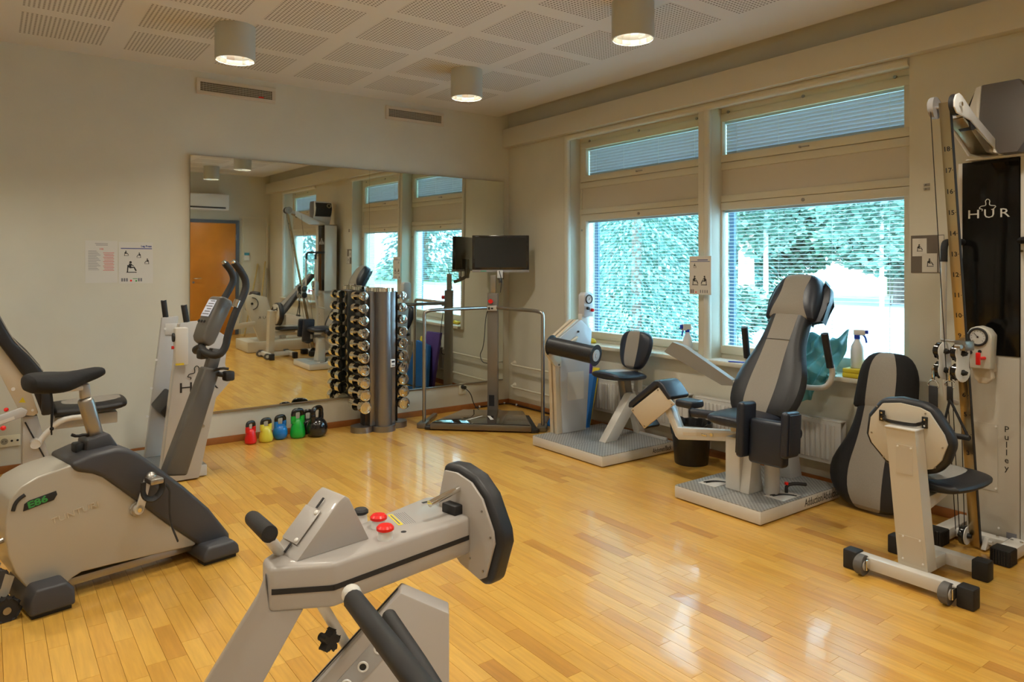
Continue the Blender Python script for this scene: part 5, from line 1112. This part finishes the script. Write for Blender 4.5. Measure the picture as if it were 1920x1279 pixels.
# gauge box on its bracket
pb = [(-4.338, .880), (-4.438, .880), (-4.446, 1.045), (-4.425, 1.075), (-4.385, 1.088), (-4.352, 1.075), (-4.336, 1.045)]
gb = put('gauge_box', mat('gauge_enamel', (.56, .53, .45), .35), pyz(pb, -.325, -.255, b=.007, seg=3), parent=pu)
gauge(gb, Matrix.Translation((-.3255, -4.387, 1.035)) @ Matrix.Rotation(R(90), 4, 'Z'), .040)
put('valve', RED, cyl((-.325, -4.415, .935), (-.372, -4.405, .935), .008), box(-.385, -.372, -4.418, -4.398, .905, .965, b=.004), parent=gb)
put('port', INK, cyl((-.325, -4.352, .958), (-.336, -4.352, .958), .011), cyl((-.325, -4.395, .965), (-.328, -4.395, .965), .008), parent=gb)
put('bracket', CREAM, pyz([(-4.350, .88), (-4.430, .88), (-4.440, .835), (-4.415, .808), (-4.380, .808), (-4.362, .83)], -.30, -.26, b=.004), box(-.28, -.195, -4.42, -4.37, .86, .90), parent=pu)
# handlebars
for y, s in ((-4.242, 1), (-4.61, -1)):
    put('handlebar', LGREY, tube([(-.345, y, 1.42), (-.352, y, .72), (-.20, y+.0, .68)], .0135, 10, 1), parent=pu)
    put('foam_grip', RUBBER, tube([(-.19, y-s*.03 if s > 0 else y+.09, 1.50), (-.30, y if s > 0 else y+.03, 1.50), (-.342, y, 1.49), (-.345, y, 1.40)], .0165, 10, 2), parent=pu)
# loudspeaker on top
sp = root('loudspeaker', 'grey loudspeaker box with chipboard back on top of the pulley tower', 'speaker', (-.18, -4.47, 1.912))
SPG = mat('speaker_grey', (.105, .095, .09), .6)
prof = [(-4.470, 1.913), (-4.548, 1.913), (-4.575, 1.955), (-4.575, 2.215), (-4.555, 2.252), (-4.400, 2.252), (-4.388, 2.08)]
put('cabinet', SPG, pyz(prof, -.315, -.055, b=.003), parent=sp)
put('back_panel', mat('chipboard', (.42, .26, .08), .7), box(-.305, -.065, -4.583, -4.575, 1.965, 2.21, b=.001), parent=sp)
put('terminal', INK, box(-.24, -.18, -4.586, -4.583, 2.13, 2.17), parent=sp, smooth=False)
put('baffle', WHITE, pyz([(-4.466, 1.916), (-4.386, 2.08), (-4.398, 2.250), (-4.375, 2.245), (-4.345, 2.15), (-4.372, 2.06), (-4.448, 1.92)], -.318, -.052, b=.004), parent=sp)
gr_ = put('front_grille', INK, pyz([(-4.42, 2.0), (-4.372, 2.07), (-4.347, 2.15), (-4.376, 2.235), (-4.362, 2.225), (-4.328, 2.15), (-4.355, 2.06)], -.305, -.065, b=.004), parent=sp)
put('tweeter_ring', CHROME, ring((0, 0, 0), .028, .005, Matrix.Translation((-.11, -4.340, 2.185)) @ Matrix.Rotation(R(-75), 4, 'X')), parent=gr_)

# ================================================================ FOREGROUND MACHINE (bottom centre)
fm_ = root('push_machine', 'grey exercise machine arm with red knobs and black pad in the foreground', 'exercise machine', (-3.6, -4.3, 0))
FGR = mat('foreground_enamel', (.40, .375, .355), .38, coat=.15)
top = [(-3.694, -4.263), (-3.571, -4.325), (-3.160, -4.251), (-3.142, -4.225), (-3.150, -4.045), (-3.175, -4.035), (-3.42, -4.125), (-3.633, -4.154), (-3.691, -4.201)]
put('arm', FGR, pxy(top, .610, .710, b=.011, seg=3), parent=fm_)
def band(p, q, z0, z1, e=.0015):
    d = (Vector(q)-Vector(p)).normalized(); n_ = Vector((d.y, -d.x)); return _prism([(*(Vector(v)+n_*k), z0) for v, k in ((p, -.002), (q, -.002), (q, e), (p, e))], [(*(Vector(v)+n_*k), z1) for v, k in ((p, -.002), (q, -.002), (q, e), (p, e))])
put('stripe', INK, band((-3.690, -4.265), (-3.571, -4.325), .650, .662), band((-3.571, -4.325), (-3.166, -4.252), .650, .662), parent=fm_, smooth=False)
LM = FR(-3.694, -4.263, -26.8)
put('leg', FGR, pxz([(-.012, .69), (.0, .612), (.072, .612), (-.25, .03), (-.40, .03), (-.028, .64)], .004, .085, LM, b=.004), parent=fm_)
put('base', LGREY, box(-4.25, -3.05, -4.55, -3.95, .005, .075, b=.006), box(-4.05, -3.2, -4.95, -4.5, .005, .06, b=.006), parent=fm_)
WM = FR(-3.637, -4.268, 9)
wedge = put('gauge_housing', FGR, pxz([(0, .709), (.110, .820), (.128, .830), (.140, .820), (.196, .709)], .0, .105, WM, b=.004), parent=fm_)
ang_ = math.atan2(.111, .110); SLM = WM @ Matrix.Translation((0, 0, .709)) @ Matrix.Rotation(-ang_, 4, 'Y')
put('slot', INK, box(.006, .030, .050, .057, .0045, .006, SLM), box(.122, .150, .050, .057, .0045, .006, SLM), parent=wedge, smooth=False)
put('cover_plate', FGR, box(.032, .120, .030, .098, .0045, .0065, SLM, b=.001), parent=wedge)
put('bolt', WHITE, *[ball((x, .040, .0075), .006, SLM, s=(1, 1, .6), seg=10) for x in (.040, .112)], parent=wedge)
for nm, c, (x, y), r_ in (('red_knob', RED, (-3.392, -4.180), .0205), ('red_knob', RED, (-3.412, -4.258), .0205), ('black_knob', RUBBER, (-3.410, -4.112), .019)):
    k = put(nm, c, lathe([(0, .744), (r_*.8, .743), (r_*1.05, .738), (r_*1.05, .732), (r_*.6, .727), (r_*.5, .722)], Matrix.Translation((x, y, 0)), 22), parent=fm_)
    put('knob_base', WHITE, cyl((x, y, .709), (x, y, .728), r_*.95, r_*.8, b=.002), parent=k)
put('knob_mark', INK, *[cyl((x, y, .7095), (x, y, .7105), .007) for x, y in ((-3.370, -4.125), (-3.355, -4.245))], parent=fm_)
LBL = FR(-3.332, -4.200, 82)
lb = put('warning_label', mat('warning_yellow', (.70, .58, .03), .5), box(-.0, .088, .0, .013, .7100, .7106, LBL), parent=fm_, smooth=False)
put('label_print', GINK, box(.008, .080, .005, .009, .7106, .7109, LBL), *[box(-.0, .088, -.006-.0055*i, -.0052-.0055*i, .7100, .7104, LBL) for i in range(6)], parent=lb, smooth=False)
put('arm_slot', INK, box(-3.21, -3.15, -4.085, -4.075, .7095, .711, b=0), parent=fm_, smooth=False)
CM = FR(-3.158, -4.251, 10)
def pyzM(pts, x0, x1, M, b=0, seg=2): m = _prism([(x0, y, z) for y, z in pts], [(x1, y, z) for y, z in pts]); m.transform(M); return bev(m, b, seg)
plt = [(.125, .74), (.105, .812), (.055, .815), (-.003, .800), (-.045, .765), (-.085, .690), (-.090, .660), (-.058, .565), (-.035, .553), (.04, .575), (.10, .62), (.13, .68)]
pl_ = put('pad_plate', mat('plate_enamel', (.42, .39, .36), .4), pyzM(plt, -.004, .004, CM, b=.002), parent=fm_)
put('screw', STEEL, *[cyl((-.004, y, z), (-.007, y, z), .003, M=CM, seg=8) for y, z in ((-.045, .735), (-.078, .675), (-.05, .58), (.0, .60))], parent=pl_)
put('chest_pad', VINYL, pyzM([(y*1.15-.004, .69+(z-.69)*1.13) for y, z in plt], .004, .062, CM, b=.024, seg=5), parent=fm_)
put('pad_pin', CHROME, cyl((0, .045, .775), (-.105, .045, .758), .0085, M=CM, b=.001), parent=fm_)
put('pad_bracket', INK, box(-.03, .0, .03, .085, .708, .735, CM, b=.004), parent=fm_)
# seat column with adjustment holes
TM2 = FR(-3.395, -4.331, -30)
t2 = put('seat_tower', mat('foreground_light', (.46, .435, .42), .38, coat=.15), pxz([(-.012, .600), (.103, .545), (.103, .07), (-.47, .07), (-.47, .115)], 0, .060, TM2, b=.004), parent=fm_)
a2 = math.atan2(.600-.115, -.012+.47); HM = TM2 @ Matrix.Translation((-.47, 0, .115)) @ Matrix.Rotation(-a2, 4, 'Y')
put('slot', INK, box(.05, .66, .026, .033, .003, .0052, HM), parent=t2, smooth=False)
hp = put('hole_strip', mat('strip_grey', (.36, .36, .37), .4), box(.05, .60, -.0025, .0005, -.075, -.030, HM, b=.001), parent=t2)
rg0 = put('bushing', WHITE, ring((0, 0, 0), .0105, .003, HM @ Matrix.Translation((.540, -.003, -.052)) @ Matrix.Rotation(R(90), 4, 'X'), 22, 6), parent=t2)
hl0 = put('hole', INK, cyl((.540, -.0028, -.052), (.540, -.0040, -.052), .009, M=HM, seg=20), parent=t2)
dv = (HM.to_3x3() @ Vector((1, 0, 0)))
for i in range(1, 6):
    for o in (rg0, hl0): twin(o, t2, Matrix.Translation(dv*(-.055*i)))
put('strut', WHITE, tube([(-3.590, -4.262, .625), (-3.466, -4.196, .410)], .0125, 10, 0), parent=fm_)
KM = Matrix.Translation((-3.556, -4.262, .508)) @ Matrix.Rotation(R(20), 4, 'Z') @ Matrix.Rotation(R(90), 4, 'X')
star = [((.020+.005*math.cos(5*a))*math.cos(a), (.020+.005*math.cos(5*a))*math.sin(a)) for a in [R(9*i) for i in range(40)]]
put('star_knob', RUBBER, pxy(star, -.010, .012, KM, b=.003), cyl((0, 0, -.03), (0, 0, -.01), .009, M=KM), parent=fm_)
put('handle', LGREY, tube([(-3.679, -4.668, .797), (-3.683, -4.677, .797), (-3.734, -5.012, .815), (-3.76, -5.2, .75), (-3.70, -5.15, .40), (-3.62, -4.85, .06)], .0125, 10, 2), parent=fm_)
hg = put('foam_grip', RUBBER, tube([(-3.685, -4.690, .796), (-3.734, -5.012, .816), (-3.738, -5.04, .815)], .0178, 14, 0), parent=fm_, label='near black foam grip')
put('end_cap', LGREY, ball((-3.681, -4.672, .798), .0175, seg=16), parent=hg)
put('foam_grip', RUBBER, tube([(-3.514, -4.485, .636), (-3.522, -4.63, .607), (-3.527, -4.72, .585)], .0160, 12, 0), ball((-3.514, -4.485, .636), .0160), parent=fm_, label='second black foam grip')
put('handle', LGREY, tube([(-3.525, -4.69, .59), (-3.54, -4.80, .50), (-3.55, -4.80, .06)], .012, 10, 2), parent=fm_)
g3 = put('foam_grip', RUBBER, cyl((-3.693, -4.136, .782), (-3.700, -4.285, .792), .0185, b=.003, seg=22), parent=fm_, label='far left black foam grip, open end')
put('bore', INK, cyl((-3.700, -4.2855, .792), (-3.7001, -4.2865, .7921), .011, seg=18), parent=g3)
put('grip_tube', LGREY, tube([(-3.697, -4.25, .778), (-3.665, -4.215, .735), (-3.62, -4.17, .67)], .0125, 10, 0), parent=fm_)

# ================================================================ LEG CURL MACHINE BESIDE THE CAMERA (seen in the mirror)
lc = root('leg_curl_machine', 'cream leg machine with long reclined backrest, reflected in the mirror', 'exercise machine', (-.6, -5.3, 0))
CRM = mat('machine_cream', (.55, .50, .40), .4)
put('base', CRM, box(-1.08, -.10, -5.62, -4.98, .006, .16, b=.008), parent=lc)
sp_ = put('side_panel', CRM, pxz([(-1.10, .84), (-1.00, .87), (-.80, .82), (-.70, .50), (-.68, .16), (-.90, .16), (-1.10, .66)], -5.05, -5.0, b=.004), parent=lc)
put('dial_arc', INK, tube([(-1.02+.09*math.cos(a), -4.995, .73+.09*math.sin(a)) for a in [R(d) for d in range(-80, 91, 17)]], .006, 6, 0), cyl((-1.02, -4.998, .73), (-1.02, -4.985, .73), .018), parent=sp_)
put('lettering', INK, text('H U R', .055, Matrix.Translation((-.74, -4.9995, .50)) @ Matrix.Rotation(R(180), 4, 'Z') @ Matrix.Rotation(R(90), 4, 'X'), .0004, sx=1.3), parent=sp_, smooth=False)
put('swing_arm', CRM, pxz([(-1.20, .85), (-1.14, .85), (-1.22, .45), (-.98, .47), (-.98, .40), (-1.28, .36), (-1.29, .44)], -4.99, -4.95, b=.004), parent=lc)
CBM = Matrix.Translation((-.62, -5.30, .42)) @ Matrix.Rotation(R(-90), 4, 'Z') @ Matrix.Rotation(R(-42), 4, 'X')
put('backrest', [VINYL, FABRIC], pad([(z*1.02, cx, w*.9, s) for z, cx, w, s in rows], .07, CBM), parent=lc, sub=1)
put('back_plate', CRM, box(-.08, .08, .012, .04, .02, .75, CBM, b=.004), parent=lc)
put('front_pad', VINYL, pxz([(-1.00, .62), (-.93, .88), (-.86, .90), (-.82, .60), (-.88, .48)], -5.45, -5.12, b=.02, seg=3), parent=lc)
put('seat', VINYL, loftx([(-.90, -5.30, .44, .12, .02), (-.88, -5.30, .44, .17, .035), (-.70, -5.30, .44, .18, .04), (-.58, -5.30, .44, .17, .035)], n=18), parent=lc, sub=1)
put('seat_post', CRM, box(-.80, -.66, -5.36, -5.24, .16, .41, b=.004), box(-.50, -.42, -5.34, -5.26, .16, .52, b=.004), parent=lc)
